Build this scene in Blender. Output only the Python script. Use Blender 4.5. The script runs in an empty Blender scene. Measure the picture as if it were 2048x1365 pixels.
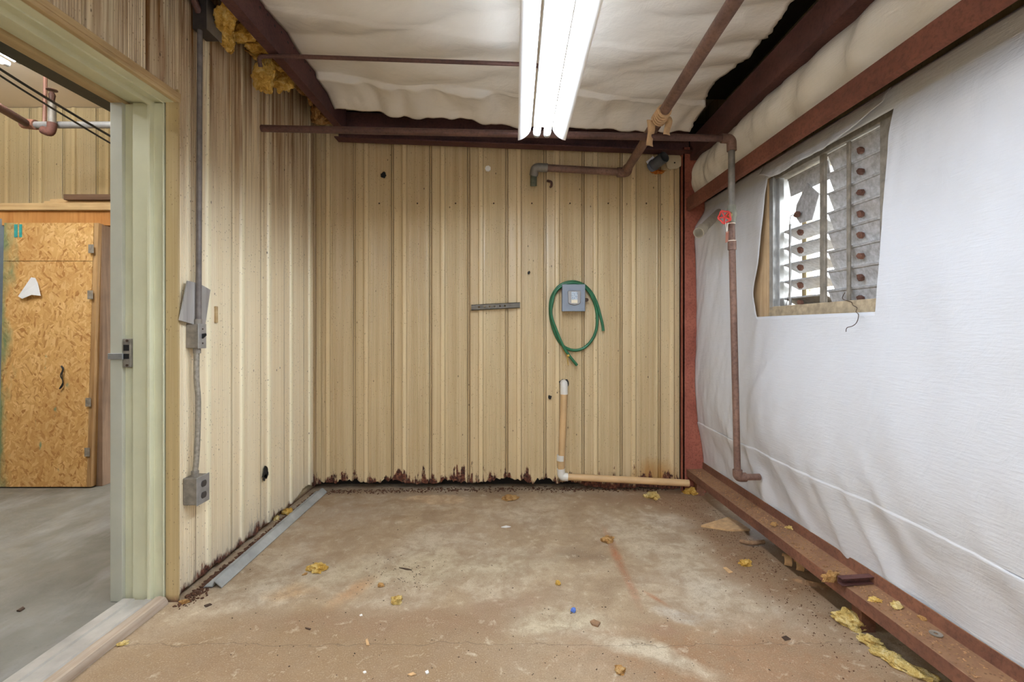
import bpy, bmesh, math, random
from mathutils import Vector, Matrix, noise as mnoise

random.seed(7)
SC = bpy.context.scene
COL = SC.collection

# ------------------------------------------------------------------ camera
F = 950.0                  # focal length in pixels of the 2048 wide frame
VX, VY = 1030.0, 657.0     # vanishing point of the depth direction
H = 1.295                  # camera height
S = 0.004013               # metres per pixel on the back wall
D = F * S                  # distance of the back wall
cam = bpy.data.cameras.new('camera')
cam.sensor_width = 36.0
cam.lens = F / 2048 * 36.0
cam.shift_x = -(VX - 1024) / 2048
cam.shift_y = (VY - 682.5) / 2048
cam.clip_start = 0.02
cam_o = bpy.data.objects.new('camera', cam)
COL.objects.link(cam_o)
cam_o.location = (0, 0, H)
cam_o.rotation_euler = (math.pi / 2, 0, 0)
SC.camera = cam_o

# ------------------------------------------------------------------ world and exposure
SKY = 6.0
LAMP = 44.0
LAMP_HALL = 100.0
FILL_REAR = 62.0  # strength of the added fill light behind the camera
COOL = (0.88, 1.0, 1.18, 1)
COOL_HALL = (0.95, 1.0, 1.06, 1)
REAR = -4.0              # wall behind the camera
w = bpy.data.worlds.new('overcast_sky')
SC.world = w
w.use_nodes = True
bg = w.node_tree.nodes['Background']
bg.inputs[0].default_value = (0.90, 0.95, 1.0, 1)
bg.inputs[1].default_value = SKY
SC.view_settings.view_transform = 'Standard'
SC.view_settings.look = 'None'
SC.view_settings.exposure = 0.58
SC.view_settings.gamma = 1.0
SC.view_settings.use_curve_mapping = False
SC.cycles.max_bounces = 6
SC.cycles.diffuse_bounces = 5
SC.cycles.glossy_bounces = 2
SC.cycles.use_light_tree = False


# ------------------------------------------------------------------ helpers: points read off the room
def P(px, py, Y):
    return Vector(((px - VX) / F * Y, Y, H - (py - VY) / F * Y))


def PX(px, py, X):
    return P(px, py, F * X / (px - VX))


def PZ(px, py, z=0.0):
    return P(px, py, (H - z) * F / (py - VY))


def lin(c):
    return tuple(((v / 255.0) / 12.92 if v / 255.0 <= 0.04045 else ((v / 255.0 + 0.055) / 1.055) ** 2.4) for v in c) + (1.0,)


def nz(x, y=0.0, z=0.0):
    return mnoise.noise(Vector((x, y, z)))


def smooth(a, b, x):
    t = max(0.0, min(1.0, (x - a) / (b - a)))
    return t * t * (3 - 2 * t)


# ------------------------------------------------------------------ helpers: meshes and objects
class MB:
    def __init__(self):
        self.v = []
        self.f = []

    def add(self, vs, fs):
        o = len(self.v)
        self.v += [Vector(p) for p in vs]
        self.f += [tuple(i + o for i in f) for f in fs]
        return self

    def box(self, a, b):
        x0, x1 = sorted((a[0], b[0])); y0, y1 = sorted((a[1], b[1])); z0, z1 = sorted((a[2], b[2]))
        return self.add([(x0, y0, z0), (x1, y0, z0), (x1, y1, z0), (x0, y1, z0), (x0, y0, z1), (x1, y0, z1), (x1, y1, z1), (x0, y1, z1)],
                        [(0, 3, 2, 1), (4, 5, 6, 7), (0, 1, 5, 4), (1, 2, 6, 5), (2, 3, 7, 6), (3, 0, 4, 7)])

    def hexa(self, q0, q1):
        """solid between two quads (four points each, same order)"""
        return self.add(list(q0) + list(q1), [(3, 2, 1, 0), (4, 5, 6, 7), (0, 1, 5, 4), (1, 2, 6, 5), (2, 3, 7, 6), (3, 0, 4, 7)])

    def prism(self, prof, fn, ts, closed=True, caps=True):
        """profile of 2D points swept over parameters ts: fn(u, v, t) -> point"""
        n = len(prof)
        vs = [fn(u, v, t) for t in ts for (u, v) in prof]
        fs = []
        m = n if closed else n - 1
        for k in range(len(ts) - 1):
            for i in range(m):
                j = (i + 1) % n
                fs.append((k * n + i, k * n + j, (k + 1) * n + j, (k + 1) * n + i))
        if closed and caps:
            fs.append(tuple(range(n - 1, -1, -1)))
            fs.append(tuple((len(ts) - 1) * n + i for i in range(n)))
        return self.add(vs, fs)

    def tube(self, pts, r, seg=14, caps=True, inner=None):
        pts = [Vector(p) for p in pts]
        rs = r if isinstance(r, (list, tuple)) else [r] * len(pts)
        n = len(pts)
        tang = []
        for i in range(n):
            t = (pts[min(i + 1, n - 1)] - pts[max(i - 1, 0)])
            tang.append(t.normalized())
        up = Vector((0, 0, 1)) if abs(tang[0].z) < 0.9 else Vector((1, 0, 0))
        a = tang[0].cross(up).normalized()
        vs, fs = [], []
        for i in range(n):
            a = (a - tang[i] * a.dot(tang[i])).normalized()
            b = tang[i].cross(a)
            for k in range(seg):
                q = 2 * math.pi * k / seg
                vs.append(pts[i] + (a * math.cos(q) + b * math.sin(q)) * rs[i])
        for i in range(n - 1):
            for k in range(seg):
                l = (k + 1) % seg
                fs.append((i * seg + k, i * seg + l, (i + 1) * seg + l, (i + 1) * seg + k))
        if caps:
            fs.append(tuple(range(seg - 1, -1, -1)))
            fs.append(tuple((n - 1) * seg + k for k in range(seg)))
        return self.add(vs, fs)

    def disc(self, c, nrm, r, seg=16, thick=0.004, jag=0.0, seed=0):
        nrm = Vector(nrm).normalized()
        up = Vector((0, 0, 1)) if abs(nrm.z) < 0.9 else Vector((1, 0, 0))
        a = nrm.cross(up).normalized(); b = nrm.cross(a)
        c = Vector(c)
        ring = []
        for k in range(seg):
            q = 2 * math.pi * k / seg
            rr = r * (1 + jag * nz(math.cos(q) * 1.7 + seed, math.sin(q) * 1.7, seed * 3.1) * 2)
            ring.append((a * math.cos(q) + b * math.sin(q)) * rr)
        vs = [c + p for p in ring] + [c + p + nrm * thick for p in ring]
        fs = [tuple(range(seg)), tuple(range(2 * seg - 1, seg - 1, -1))]
        for k in range(seg):
            l = (k + 1) % seg
            fs.append((k, k + seg, l + seg, l))
        return self.add(vs, fs)

    def blob(self, c, rad, sub=3, amp=0.35, freq=2.2, seed=0.0, rot=0.0, flat=None):
        bm = bmesh.new()
        bmesh.ops.create_icosphere(bm, subdivisions=sub, radius=1.0)
        c = Vector(c)
        vs = []
        cr, sr = math.cos(rot), math.sin(rot)
        for v in bm.verts:
            d = v.co.normalized()
            q = d * freq + Vector((seed * 7.3, seed * 3.7, seed))
            k = 1 + amp * (mnoise.noise(q) + 0.55 * mnoise.noise(q * 2.3) + 0.3 * mnoise.noise(q * 5.1))
            p = Vector((d.x * rad[0], d.y * rad[1], d.z * rad[2])) * k
            p = Vector((p.x * cr - p.y * sr, p.x * sr + p.y * cr, p.z))
            q2 = c + p
            if flat is not None and q2.z < flat:
                q2.z = flat
            vs.append(q2)
        fs = [tuple(v.index for v in f.verts) for f in bm.faces]
        bm.free()
        return self.add(vs, fs)


LOC = {}


def _tag(o, label, cat, group=None, kind=None):
    if label: o['label'] = label
    if cat: o['category'] = cat
    if group: o['group'] = group
    if kind: o['kind'] = kind


def mesh_from(mb, name, m, loc, smooth_ang=35, bevel=0.0, recalc=True):
    me = bpy.data.meshes.new(name)
    me.from_pydata([tuple(v - loc) for v in mb.v], [], mb.f)
    if recalc or bevel:
        bm = bmesh.new(); bm.from_mesh(me)
        if recalc:
            bmesh.ops.recalc_face_normals(bm, faces=bm.faces)
        if bevel:
            ed = [e for e in bm.edges if len(e.link_faces) == 2 and e.calc_face_angle(0) > 0.6]
            bmesh.ops.bevel(bm, geom=ed, offset=bevel, segments=2, affect='EDGES', profile=0.5, clamp_overlap=True)
        bm.to_mesh(me); bm.free()
    me.materials.append(m)
    if smooth_ang:
        for p in me.polygons: p.use_smooth = True
        me.set_sharp_from_angle(angle=math.radians(smooth_ang))
    me.update()
    return me


def obj(name, mb, m, parent=None, label=None, cat=None, group=None, kind=None, sm=35, bevel=0.0, recalc=True):
    lo = Vector((min(v.x for v in mb.v), min(v.y for v in mb.v), min(v.z for v in mb.v)))
    hi = Vector((max(v.x for v in mb.v), max(v.y for v in mb.v), max(v.z for v in mb.v)))
    loc = Vector(((lo.x + hi.x) / 2, (lo.y + hi.y) / 2, lo.z))
    me = mesh_from(mb, name, m, loc, sm, bevel, recalc)
    o = bpy.data.objects.new(name, me)
    COL.objects.link(o)
    LOC[o.name] = loc
    if parent:
        o.parent = parent
        o.location = loc - LOC[parent.name]
    else:
        o.location = loc
    _tag(o, label, cat, group, kind)
    return o


def empty(name, loc, label, cat, group=None, kind=None):
    o = bpy.data.objects.new(name, None)
    COL.objects.link(o)
    o.empty_display_size = 0.05
    o.location = loc
    LOC[o.name] = Vector(loc)
    _tag(o, label, cat, group, kind)
    return o


def bend(pts, r, n=6):
    """round the corners of a polyline"""
    pts = [Vector(p) for p in pts]
    out = [pts[0]]
    for i in range(1, len(pts) - 1):
        a = (pts[i - 1] - pts[i]); b = (pts[i + 1] - pts[i])
        k = min(r, a.length * 0.45, b.length * 0.45)
        p0 = pts[i] + a.normalized() * k
        p1 = pts[i] + b.normalized() * k
        for j in range(n + 1):
            t = j / n
            out.append(p0 * (1 - t) ** 2 + pts[i] * 2 * t * (1 - t) + p1 * t * t)
    out.append(pts[-1])
    return out


def spline(pts, n=8):
    pts = [Vector(p) for p in pts]
    out = []
    for i in range(len(pts) - 1):
        p0 = pts[max(i - 1, 0)]; p1 = pts[i]; p2 = pts[i + 1]; p3 = pts[min(i + 2, len(pts) - 1)]
        for j in range(n):
            t = j / n
            out.append(0.5 * ((2 * p1) + (p2 - p0) * t + (2 * p0 - 5 * p1 + 4 * p2 - p3) * t * t + (3 * p1 - p0 - 3 * p2 + p3) * t ** 3))
    out.append(pts[-1])
    return out


# ------------------------------------------------------------------ helpers: materials
class NT:
    def __init__(self, name, rough=0.6, metal=0.0, spec=0.5):
        self.m = bpy.data.materials.new(name)
        self.m.use_nodes = True
        self.t = self.m.node_tree
        self.b = self.t.nodes['Principled BSDF']
        self.b.inputs['Roughness'].default_value = rough
        self.b.inputs['Metallic'].default_value = metal
        self.b.inputs['Specular IOR Level'].default_value = spec
        self.g = self.t.nodes.new('ShaderNodeNewGeometry')
        self.pos = self.g.outputs['Position']

    def n(self, k, **kw):
        x = self.t.nodes.new('ShaderNode' + k)
        for a, b in kw.items(): setattr(x, a, b)
        return x

    def put(self, sock, val):
        if hasattr(val, 'is_output'):
            self.t.links.new(val, sock)
        else:
            sock.default_value = val

    def vec(self, scale=(1, 1, 1), rot=(0, 0, 0), loc=(0, 0, 0), src=None):
        x = self.n('Mapping')
        self.put(x.inputs['Vector'], src or self.pos)
        x.inputs['Scale'].default_value = scale
        x.inputs['Rotation'].default_value = rot
        x.inputs['Location'].default_value = loc
        return x.outputs[0]

    def noise(self, scale=1.0, detail=4.0, rough=0.55, vec=None, dist=0.0):
        x = self.n('TexNoise')
        self.put(x.inputs['Vector'], vec or self.pos)
        x.inputs['Scale'].default_value = scale
        x.inputs['Detail'].default_value = min(detail, 2.0 if scale >= 40 else 4.0)
        x.inputs['Roughness'].default_value = rough
        x.inputs['Distortion'].default_value = dist
        return x.outputs['Fac']

    def voro(self, scale=1.0, vec=None, feature='F1', out='Distance', rnd=1.0):
        x = self.n('TexVoronoi', feature=feature)
        self.put(x.inputs['Vector'], vec or self.pos)
        x.inputs['Scale'].default_value = scale
        x.inputs['Randomness'].default_value = rnd
        return x.outputs[out]

    def ramp(self, fac, stops, interp='LINEAR'):
        x = self.n('ValToRGB')
        x.color_ramp.interpolation = interp
        e = x.color_ramp.elements
        while len(e) < len(stops): e.new(0.5)
        for el, (p, c) in zip(e, stops):
            el.position = p
            el.color = c if isinstance(c, tuple) else (c, c, c, 1)
        self.put(x.inputs['Fac'], fac)
        return x.outputs['Color']

    def math(self, op, a, b=0.0, clamp=False):
        x = self.n('Math', operation=op, use_clamp=clamp)
        self.put(x.inputs[0], a); self.put(x.inputs[1], b)
        return x.outputs[0]

    def mix(self, fac, a, b, blend='MIX'):
        x = self.n('Mix', data_type='RGBA', blend_type=blend)
        self.put(x.inputs['Factor'], fac)
        self.put(x.inputs['A'], a); self.put(x.inputs['B'], b)
        return x.outputs['Result']

    def sep(self, src=None):
        x = self.n('SeparateXYZ')
        self.put(x.inputs[0], src or self.pos)
        return x.outputs

    def bump(self, h, strength=0.3, dist=0.01):
        x = self.n('Bump')
        x.inputs['Strength'].default_value = strength
        x.inputs['Distance'].default_value = dist
        self.put(x.inputs['Height'], h)
        self.put(self.b.inputs['Normal'], x.outputs[0])
        return x

    def color(self, c): self.put(self.b.inputs['Base Color'], c); return self
    def rough(self, c): self.put(self.b.inputs['Roughness'], c); return self


def plain(name, rgb, rough=0.6, metal=0.0, var=0.25, scale=18.0, bump=0.0, spec=0.5):
    t = NT(name, rough, metal, spec)
    c = lin(rgb)
    d = tuple(v * (1 - var) for v in c[:3]) + (1,)
    l = tuple(min(1, v * (1 + var)) for v in c[:3]) + (1,)
    f = t.noise(scale, 5)
    t.color(t.ramp(f, [(0.25, d), (0.5, c), (0.75, l)]))
    if bump: t.bump(t.noise(scale * 4, 5), bump, 0.004)
    return t.m


def panel_mat(name, base, streak_dark, rust_z=0.10, top_stain=0.0, top_z=(2.0, 2.9), mould=0.0, ochre=0.0, groove=None):
    t = NT(name, 0.42, 0.0, 0.5)
    x, y, z = t.sep()
    v = t.vec((26, 26, 0.35))
    s1 = t.noise(1.0, 6, 0.65, v)
    s2 = t.noise(1.0, 4, 0.6, t.vec((90, 90, 0.9)))
    big = t.noise(0.9, 4, 0.6, t.vec((1.2, 1.2, 0.6)))
    c = t.mix(t.ramp(s1, [(0.35, 0.0), (0.72, 1.0)]), lin(base), lin(streak_dark))
    c = t.mix(t.ramp(big, [(0.35, 0.0), (0.7, 0.35)]), c, lin([v * 0.93 for v in base]))
    c = t.mix(t.ramp(s2, [(0.5, 0.0), (0.8, 0.25)]), c, lin((235, 222, 190)))
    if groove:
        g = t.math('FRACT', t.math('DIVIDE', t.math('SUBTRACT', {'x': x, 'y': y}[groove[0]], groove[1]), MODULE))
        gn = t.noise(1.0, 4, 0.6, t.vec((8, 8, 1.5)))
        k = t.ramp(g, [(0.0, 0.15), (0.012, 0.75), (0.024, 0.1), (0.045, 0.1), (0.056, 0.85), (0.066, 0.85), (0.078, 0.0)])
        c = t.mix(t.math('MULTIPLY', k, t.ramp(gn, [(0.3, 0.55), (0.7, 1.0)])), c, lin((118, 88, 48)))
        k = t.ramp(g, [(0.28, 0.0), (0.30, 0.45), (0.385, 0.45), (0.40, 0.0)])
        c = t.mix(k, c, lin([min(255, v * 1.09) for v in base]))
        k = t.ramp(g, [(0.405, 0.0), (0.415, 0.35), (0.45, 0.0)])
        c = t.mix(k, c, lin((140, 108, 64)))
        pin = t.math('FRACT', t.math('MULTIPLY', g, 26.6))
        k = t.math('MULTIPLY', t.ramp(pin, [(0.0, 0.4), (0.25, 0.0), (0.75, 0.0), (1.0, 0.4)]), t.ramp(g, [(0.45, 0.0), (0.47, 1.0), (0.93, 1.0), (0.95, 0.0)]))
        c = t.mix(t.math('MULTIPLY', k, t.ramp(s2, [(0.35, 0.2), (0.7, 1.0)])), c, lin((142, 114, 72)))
    if top_stain:
        m = t.n('MapRange'); t.put(m.inputs[0], z)
        m.inputs[1].default_value = top_z[0]; m.inputs[2].default_value = top_z[1]
        st = t.noise(1.0, 6, 0.7, t.vec((34, 34, 0.7)))
        k = t.math('MULTIPLY', m.outputs[0], t.ramp(st, [(0.36, 0.12), (0.66, 1.0)]))
        k = t.math('MULTIPLY', k, top_stain, True)
        c = t.mix(k, c, lin((122, 80, 36)))
    # speckles of dirt and rust
    sp = t.voro(17.0, t.vec((1, 1, 0.55)))
    big2 = t.noise(2.3, 3)
    sp = t.math('ADD', sp, t.math('MULTIPLY', t.ramp(big2, [(0.35, 1.0), (0.6, 0.0)]), 0.06))
    c = t.mix(t.ramp(sp, [(0.05, 0.85), (0.10, 0.0)]), c, lin((72, 50, 30)))
    sp2 = t.voro(70.0, t.vec((1, 1, 0.6)))
    c = t.mix(t.math('MULTIPLY', t.ramp(sp2, [(0.10, 0.8), (0.20, 0.0)]), t.ramp(t.noise(6.0, 3), [(0.4, 0.1), (0.6, 1.0)])), c, lin((105, 78, 44)))
    if ochre:
        ex = t.math('SUBTRACT', x, 1.12); ez = t.math('SUBTRACT', z, 0.08)
        d2 = t.math('ADD', t.math('MULTIPLY', t.math('MULTIPLY', ex, ex), 12.0), t.math('MULTIPLY', t.math('MULTIPLY', ez, ez), 14.0))
        d2 = t.math('ADD', d2, t.math('MULTIPLY', t.noise(1.0, 5, 0.6, t.vec((14, 14, 4))), 0.9))
        c = t.mix(t.ramp(d2, [(0.35, ochre), (1.1, 0.0)]), c, lin((176, 122, 40)))
    if mould:
        mm = t.noise(1.0, 6, 0.75, t.vec((60, 60, 7)))
        zz = t.math('ADD', t.math('MULTIPLY', z, 3.2), t.math('MULTIPLY', mm, 1.1))
        yy = t.math('ABSOLUTE', t.math('SUBTRACT', y, 2.95))
        zz = t.math('ADD', zz, t.math('MULTIPLY', yy, 1.6))
        c = t.mix(t.ramp(zz, [(0.72, 0.9 * mould), (1.05, 0.0)]), c, lin((52, 48, 38)))
        zz2 = t.math('ADD', t.math('MULTIPLY', z, 2.0), t.math('MULTIPLY', mm, 0.8))
        c = t.mix(t.ramp(zz2, [(0.35, 0.6), (0.95, 0.0)]), c, lin((196, 186, 168)))
    # rusted lower edge
    rn = t.noise(1.0, 6, 0.7, t.vec((17, 17, 5)))
    if ochre:
        ex = t.math('MULTIPLY', t.math('SUBTRACT', x, -0.36), 9.0)
        rn = t.math('ADD', rn, t.math('MULTIPLY', t.math('DIVIDE', 0.2, t.math('ADD', 1.0, t.math('MULTIPLY', ex, ex))), t.ramp(t.noise(1.0, 3, 0.5, t.vec((50, 50, 1.5))), [(0.45, 0.0), (0.6, 1.0)])))
    rz = t.math('SUBTRACT', z, t.math('MULTIPLY', t.math('POWER', rn, 3.0), rust_z * 5.0))
    rm = t.ramp(rz, [(0.0, 1.0), (0.035, 0.0)])
    rc = t.ramp(t.noise(55.0, 5, 0.7), [(0.35, lin((48, 26, 18))), (0.55, lin((98, 52, 34))), (0.75, lin((150, 100, 70)))])
    c = t.mix(rm, c, rc)
    t.color(c)
    t.rough(t.mix(rm, t.ramp(s1, [(0.3, 0.30), (0.7, 0.5)]), (0.9, 0.9, 0.9, 1)))
    t.bump(t.noise(1.0, 4, 0.6, t.vec((60, 60, 3))), 0.12, 0.004)
    return t.m


def rust_steel(name, a, b, dust=None, rough=0.75):
    t = NT(name, rough, 0.0, 0.35)
    f = t.noise(3.5, 7, 0.65)
    c = t.ramp(f, [(0.3, lin(b)), (0.65, lin(a))])
    f2 = t.noise(60.0, 5, 0.7)
    c = t.mix(t.ramp(f2, [(0.45, 0.0), (0.75, 0.5)]), c, lin([v * 0.55 for v in b]))
    if dust:
        nx = t.sep(t.g.outputs['Normal'])[2]
        k = t.math('MULTIPLY', t.ramp(nx, [(0.5, 0.0), (0.9, 1.0)]), t.ramp(t.noise(9.0, 6, 0.7), [(0.25, 0.35), (0.7, 1.0)]))
        c = t.mix(k, c, lin(dust))
        sp = t.voro(60.0)
        c = t.mix(t.math('MULTIPLY', k, t.ramp(sp, [(0.12, 0.7), (0.3, 0.0)])), c, lin((70, 44, 26)))
    t.color(c)
    t.bump(t.noise(70.0, 6, 0.7), 0.35, 0.003)
    return t.m


def wood(name, a, b, axis='x', scale=1.0, rough=0.75):
    t = NT(name, rough, 0.0, 0.3)
    sc = {'x': (1.2, 22, 22), 'y': (22, 1.2, 22), 'z': (22, 22, 1.2)}[axis]
    f = t.noise(scale, 6, 0.6, t.vec(sc), 0.6)
    c = t.ramp(f, [(0.3, lin(b)), (0.62, lin(a))])
    f2 = t.noise(5.0, 4)
    c = t.mix(t.ramp(f2, [(0.45, 0.0), (0.8, 0.35)]), c, lin([v * 0.7 for v in b]))
    t.color(c)
    t.bump(f, 0.2, 0.003)
    return t.m


def sheet_mat(name, base, dirt):
    t = NT(name, 0.27, 0.0, 0.5)
    f = t.noise(1.6, 5, 0.6)
    c = t.mix(t.ramp(f, [(0.45, 0.0), (0.8, 0.35)]), lin(base), lin(dirt))
    f2 = t.noise(0.8, 6, 0.7, t.vec((3, 3, 9)))
    c = t.mix(t.ramp(f2, [(0.6, 0.0), (0.85, 0.25)]), c, lin(dirt))
    t.color(c)
    h1 = t.noise(1.0, 5, 0.6, t.vec((14, 14, 120)))
    h2 = t.noise(9.0, 6, 0.6, None, 1.2)
    t.bump(t.math('ADD', h1, t.math('MULTIPLY', h2, 1.5)), 0.22, 0.012)
    return t.m


def foam_mat(name, a, b, c3):
    t = NT(name, 0.95, 0.0, 0.1)
    f = t.noise(22.0, 7, 0.7, None, 0.8)
    c = t.ramp(f, [(0.28, lin(b)), (0.5, lin(a)), (0.72, lin(c3))])
    t.color(c)
    t.bump(t.noise(160.0, 6, 0.8), 0.9, 0.01)
    return t.m


def floor_mat(name, hall=False):
    t = NT(name, 0.62, 0.0, 0.4)
    wob = t.n('Mix', data_type='RGBA', blend_type='ADD')
    wn = t.n('TexNoise'); t.put(wn.inputs['Vector'], t.pos); wn.inputs['Scale'].default_value = 3.0; wn.inputs['Detail'].default_value = 5
    wob.inputs['Factor'].default_value = 0.30
    t.put(wob.inputs['A'], t.pos); t.put(wob.inputs['B'], wn.outputs['Color'])
    wx_, wy_, wz_ = t.sep(wob.outputs['Result'])
    rx_, ry_, rz_ = t.sep()
    n1 = t.noise(1.4, 8, 0.62, None, 0.5)
    n2 = t.noise(5.0, 8, 0.65, None, 0.6)
    n3 = t.noise(45.0, 6, 0.7)
    if hall:
        c = t.ramp(n1, [(0.3, lin((104, 100, 90))), (0.55, lin((128, 124, 114))), (0.75, lin((150, 147, 140)))])
        c = t.mix(t.ramp(t.noise(1.0, 7, 0.7, t.vec((3, 1.0, 1), (0, 0, 0.5))), [(0.5, 0.0), (0.7, 0.5)]), c, lin((168, 166, 162)))
        c = t.mix(t.ramp(n3, [(0.6, 0.0), (0.8, 0.4)]), c, lin((96, 86, 74)))
    else:
        c = t.ramp(n1, [(0.28, lin((140, 116, 90))), (0.45, lin((174, 152, 122))), (0.58, lin((186, 168, 142))), (0.74, lin((202, 190, 168)))])
        def blob(cx, cy, rx, ry, rot, col, amt, soft=0.5, wob_amt=0.5, raw=False):
            nonlocal c
            x, y = (rx_, ry_) if raw else (wx_, wy_)
            if raw: cx, cy = cx - 0.15, cy - 0.15
            # centre shifted by the mean of the wobble
            dx = t.math('SUBTRACT', x, cx + 0.15); dy = t.math('SUBTRACT', y, cy + 0.15)
            cr, sr = math.cos(rot), math.sin(rot)
            u = t.math('ADD', t.math('MULTIPLY', dx, cr / rx), t.math('MULTIPLY', dy, sr / rx))
            v = t.math('ADD', t.math('MULTIPLY', dx, -sr / ry), t.math('MULTIPLY', dy, cr / ry))
            d = t.math('SQRT', t.math('ADD', t.math('MULTIPLY', u, u), t.math('MULTIPLY', v, v)))
            d = t.math('ADD', d, t.math('MULTIPLY', t.math('SUBTRACT', n2, 0.5), wob_amt * 2))
            c = t.mix(t.ramp(d, [(1.0 - soft, amt), (1.0, 0.0)]), c, lin(col))

        def at(px, py):
            q = PZ(px, py); return q.x, q.y
        # brown film over the near floor, dirt along the girt and the back wall
        blob(*at(600, 1330), 1.35, 0.42, 0.05, (140, 112, 80), 0.9, 0.6)
        blob(*at(1500, 1330), 0.8, 0.35, 0.0, (146, 108, 74), 0.85, 0.6)
        blob(*at(1490, 1100), 0.36, 1.0, 0.06, (134, 102, 72), 1.0, 0.6)
        blob(*at(1375, 1005), 0.34, 0.30, 0.06, (124, 92, 66), 0.95, 0.7)
        blob(*at(1350, 1000), 0.75, 0.22, 0.0, (140, 106, 76), 0.85, 0.6)
        blob(*at(800, 985), 1.2, 0.10, 0.0, (128, 106, 82), 0.6, 0.6)
        blob(*at(700, 1020), 0.55, 0.35, 0.3, (166, 150, 130), 0.6, 0.7)
        # paler scrubbed patches
        blob(*at(870, 1140), 0.8, 0.25, 0.1, (196, 182, 152), 0.6, 0.6)
        blob(*at(1330, 1090), 0.30, 0.42, 0.1, (190, 174, 148), 0.75, 0.5)
        blob(*at(1330, 1040), 0.24, 0.16, -0.4, (204, 192, 172), 0.6, 0.7)
        blob(*at(1110, 1250), 0.22, 0.10, 0.1, (206, 194, 164), 0.8, 0.5)
        blob(*at(1310, 1310), 0.30, 0.07, -0.35, (208, 196, 170), 0.75, 0.6)
        blob(*at(1370, 1225), 0.18, 0.07, 0.0, (192, 182, 166), 0.8, 0.6)
        blob(*at(870, 998), 0.27, 0.13, 0.0, (198, 168, 130), 0.75, 0.25, 0.2)
        # dark damp patches
        blob(*at(1170, 1110), 0.20, 0.12, 0.0, (124, 102, 78), 0.8, 0.8)
        blob(*at(1050, 1115), 0.18, 0.07, 0.0, (150, 128, 100), 0.7, 0.8)
        blob(*at(1020, 1210), 0.30, 0.08, 0.2, (150, 122, 96), 0.8, 0.6)
        blob(*at(800, 1245), 0.9, 0.12, 0.03, (142, 112, 84), 0.8, 0.6)
        blob(*at(1310, 1260), 0.14, 0.06, 0.0, (150, 118, 92), 0.8, 0.6)
        # rust trails
        a, b = Vector(at(1205, 1050)), Vector(at(1285, 1225))
        m = (a + b) / 2; ang = math.atan2(b.y - a.y, b.x - a.x)
        blob(m.x, m.y, (b - a).length * 0.55, 0.035, ang, (160, 94, 54), 1.0, 0.9, 0.5, True)
        blob(*at(1315, 1200), 0.10, 0.02, -1.0, (172, 108, 66), 0.8, 0.8, 0.4, True)
        a, b = Vector(at(750, 1150)), Vector(at(660, 1215))
        m = (a + b) / 2; ang = math.atan2(b.y - a.y, b.x - a.x)
        blob(m.x, m.y, (b - a).length * 0.6, 0.07, ang, (190, 142, 92), 0.7, 0.8, 0.5, True)
        blob(*at(580, 1190), 0.16, 0.09, 0.3, (196, 158, 112), 0.6, 0.7)
        c = t.mix(t.ramp(n2, [(0.47, 0.0), (0.70, 0.6)]), c, lin((132, 104, 76)))
        n4 = t.noise(15.0, 8, 0.72, None, 0.4)
        c = t.mix(t.ramp(n4, [(0.45, 0.0), (0.62, 0.55)]), c, lin((150, 126, 98)))
        c = t.mix(t.ramp(n4, [(0.3, 0.6), (0.42, 0.0)]), c, lin((206, 190, 164)))
        # grains of dirt
        sp = t.voro(24.0)
        c = t.mix(t.ramp(sp, [(0.035, 0.8), (0.07, 0.0)]), c, lin((80, 62, 46)))
        sp2 = t.voro(80.0)
        c = t.mix(t.math('MULTIPLY', t.ramp(sp2, [(0.06, 0.7), (0.14, 0.0)]), t.ramp(n1, [(0.35, 1.0), (0.6, 0.15)])), c, lin((96, 76, 58)))
        c = t.mix(t.ramp(n3, [(0.55, 0.0), (0.8, 0.35)]), c, lin((120, 98, 74)))
        n5 = t.noise(170.0, 4, 0.7)
        c = t.mix(t.ramp(n5, [(0.5, 0.0), (0.72, 0.45)]), c, lin((112, 88, 64)))
        c = t.mix(t.ramp(n5, [(0.28, 0.4), (0.42, 0.0)]), c, lin((210, 196, 172)))
        # hairline crack
        cx, cy, cz = t.sep()
        cr = t.math('ABSOLUTE', t.math('SUBTRACT', cy, t.math('ADD', at(900, 1290)[1] - 0.06, t.math('MULTIPLY', n2, 0.12))))
        c = t.mix(t.ramp(cr, [(0.0012, 0.55), (0.003, 0.0)]), c, lin((92, 74, 56)))
    t.color(c)
    t.rough(t.ramp(n2, [(0.3, 0.45), (0.7, 0.8)]))
    t.bump(t.math('ADD', n2, t.math('MULTIPLY', n3, 0.4)), 0.18, 0.01)
    return t.m


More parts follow.
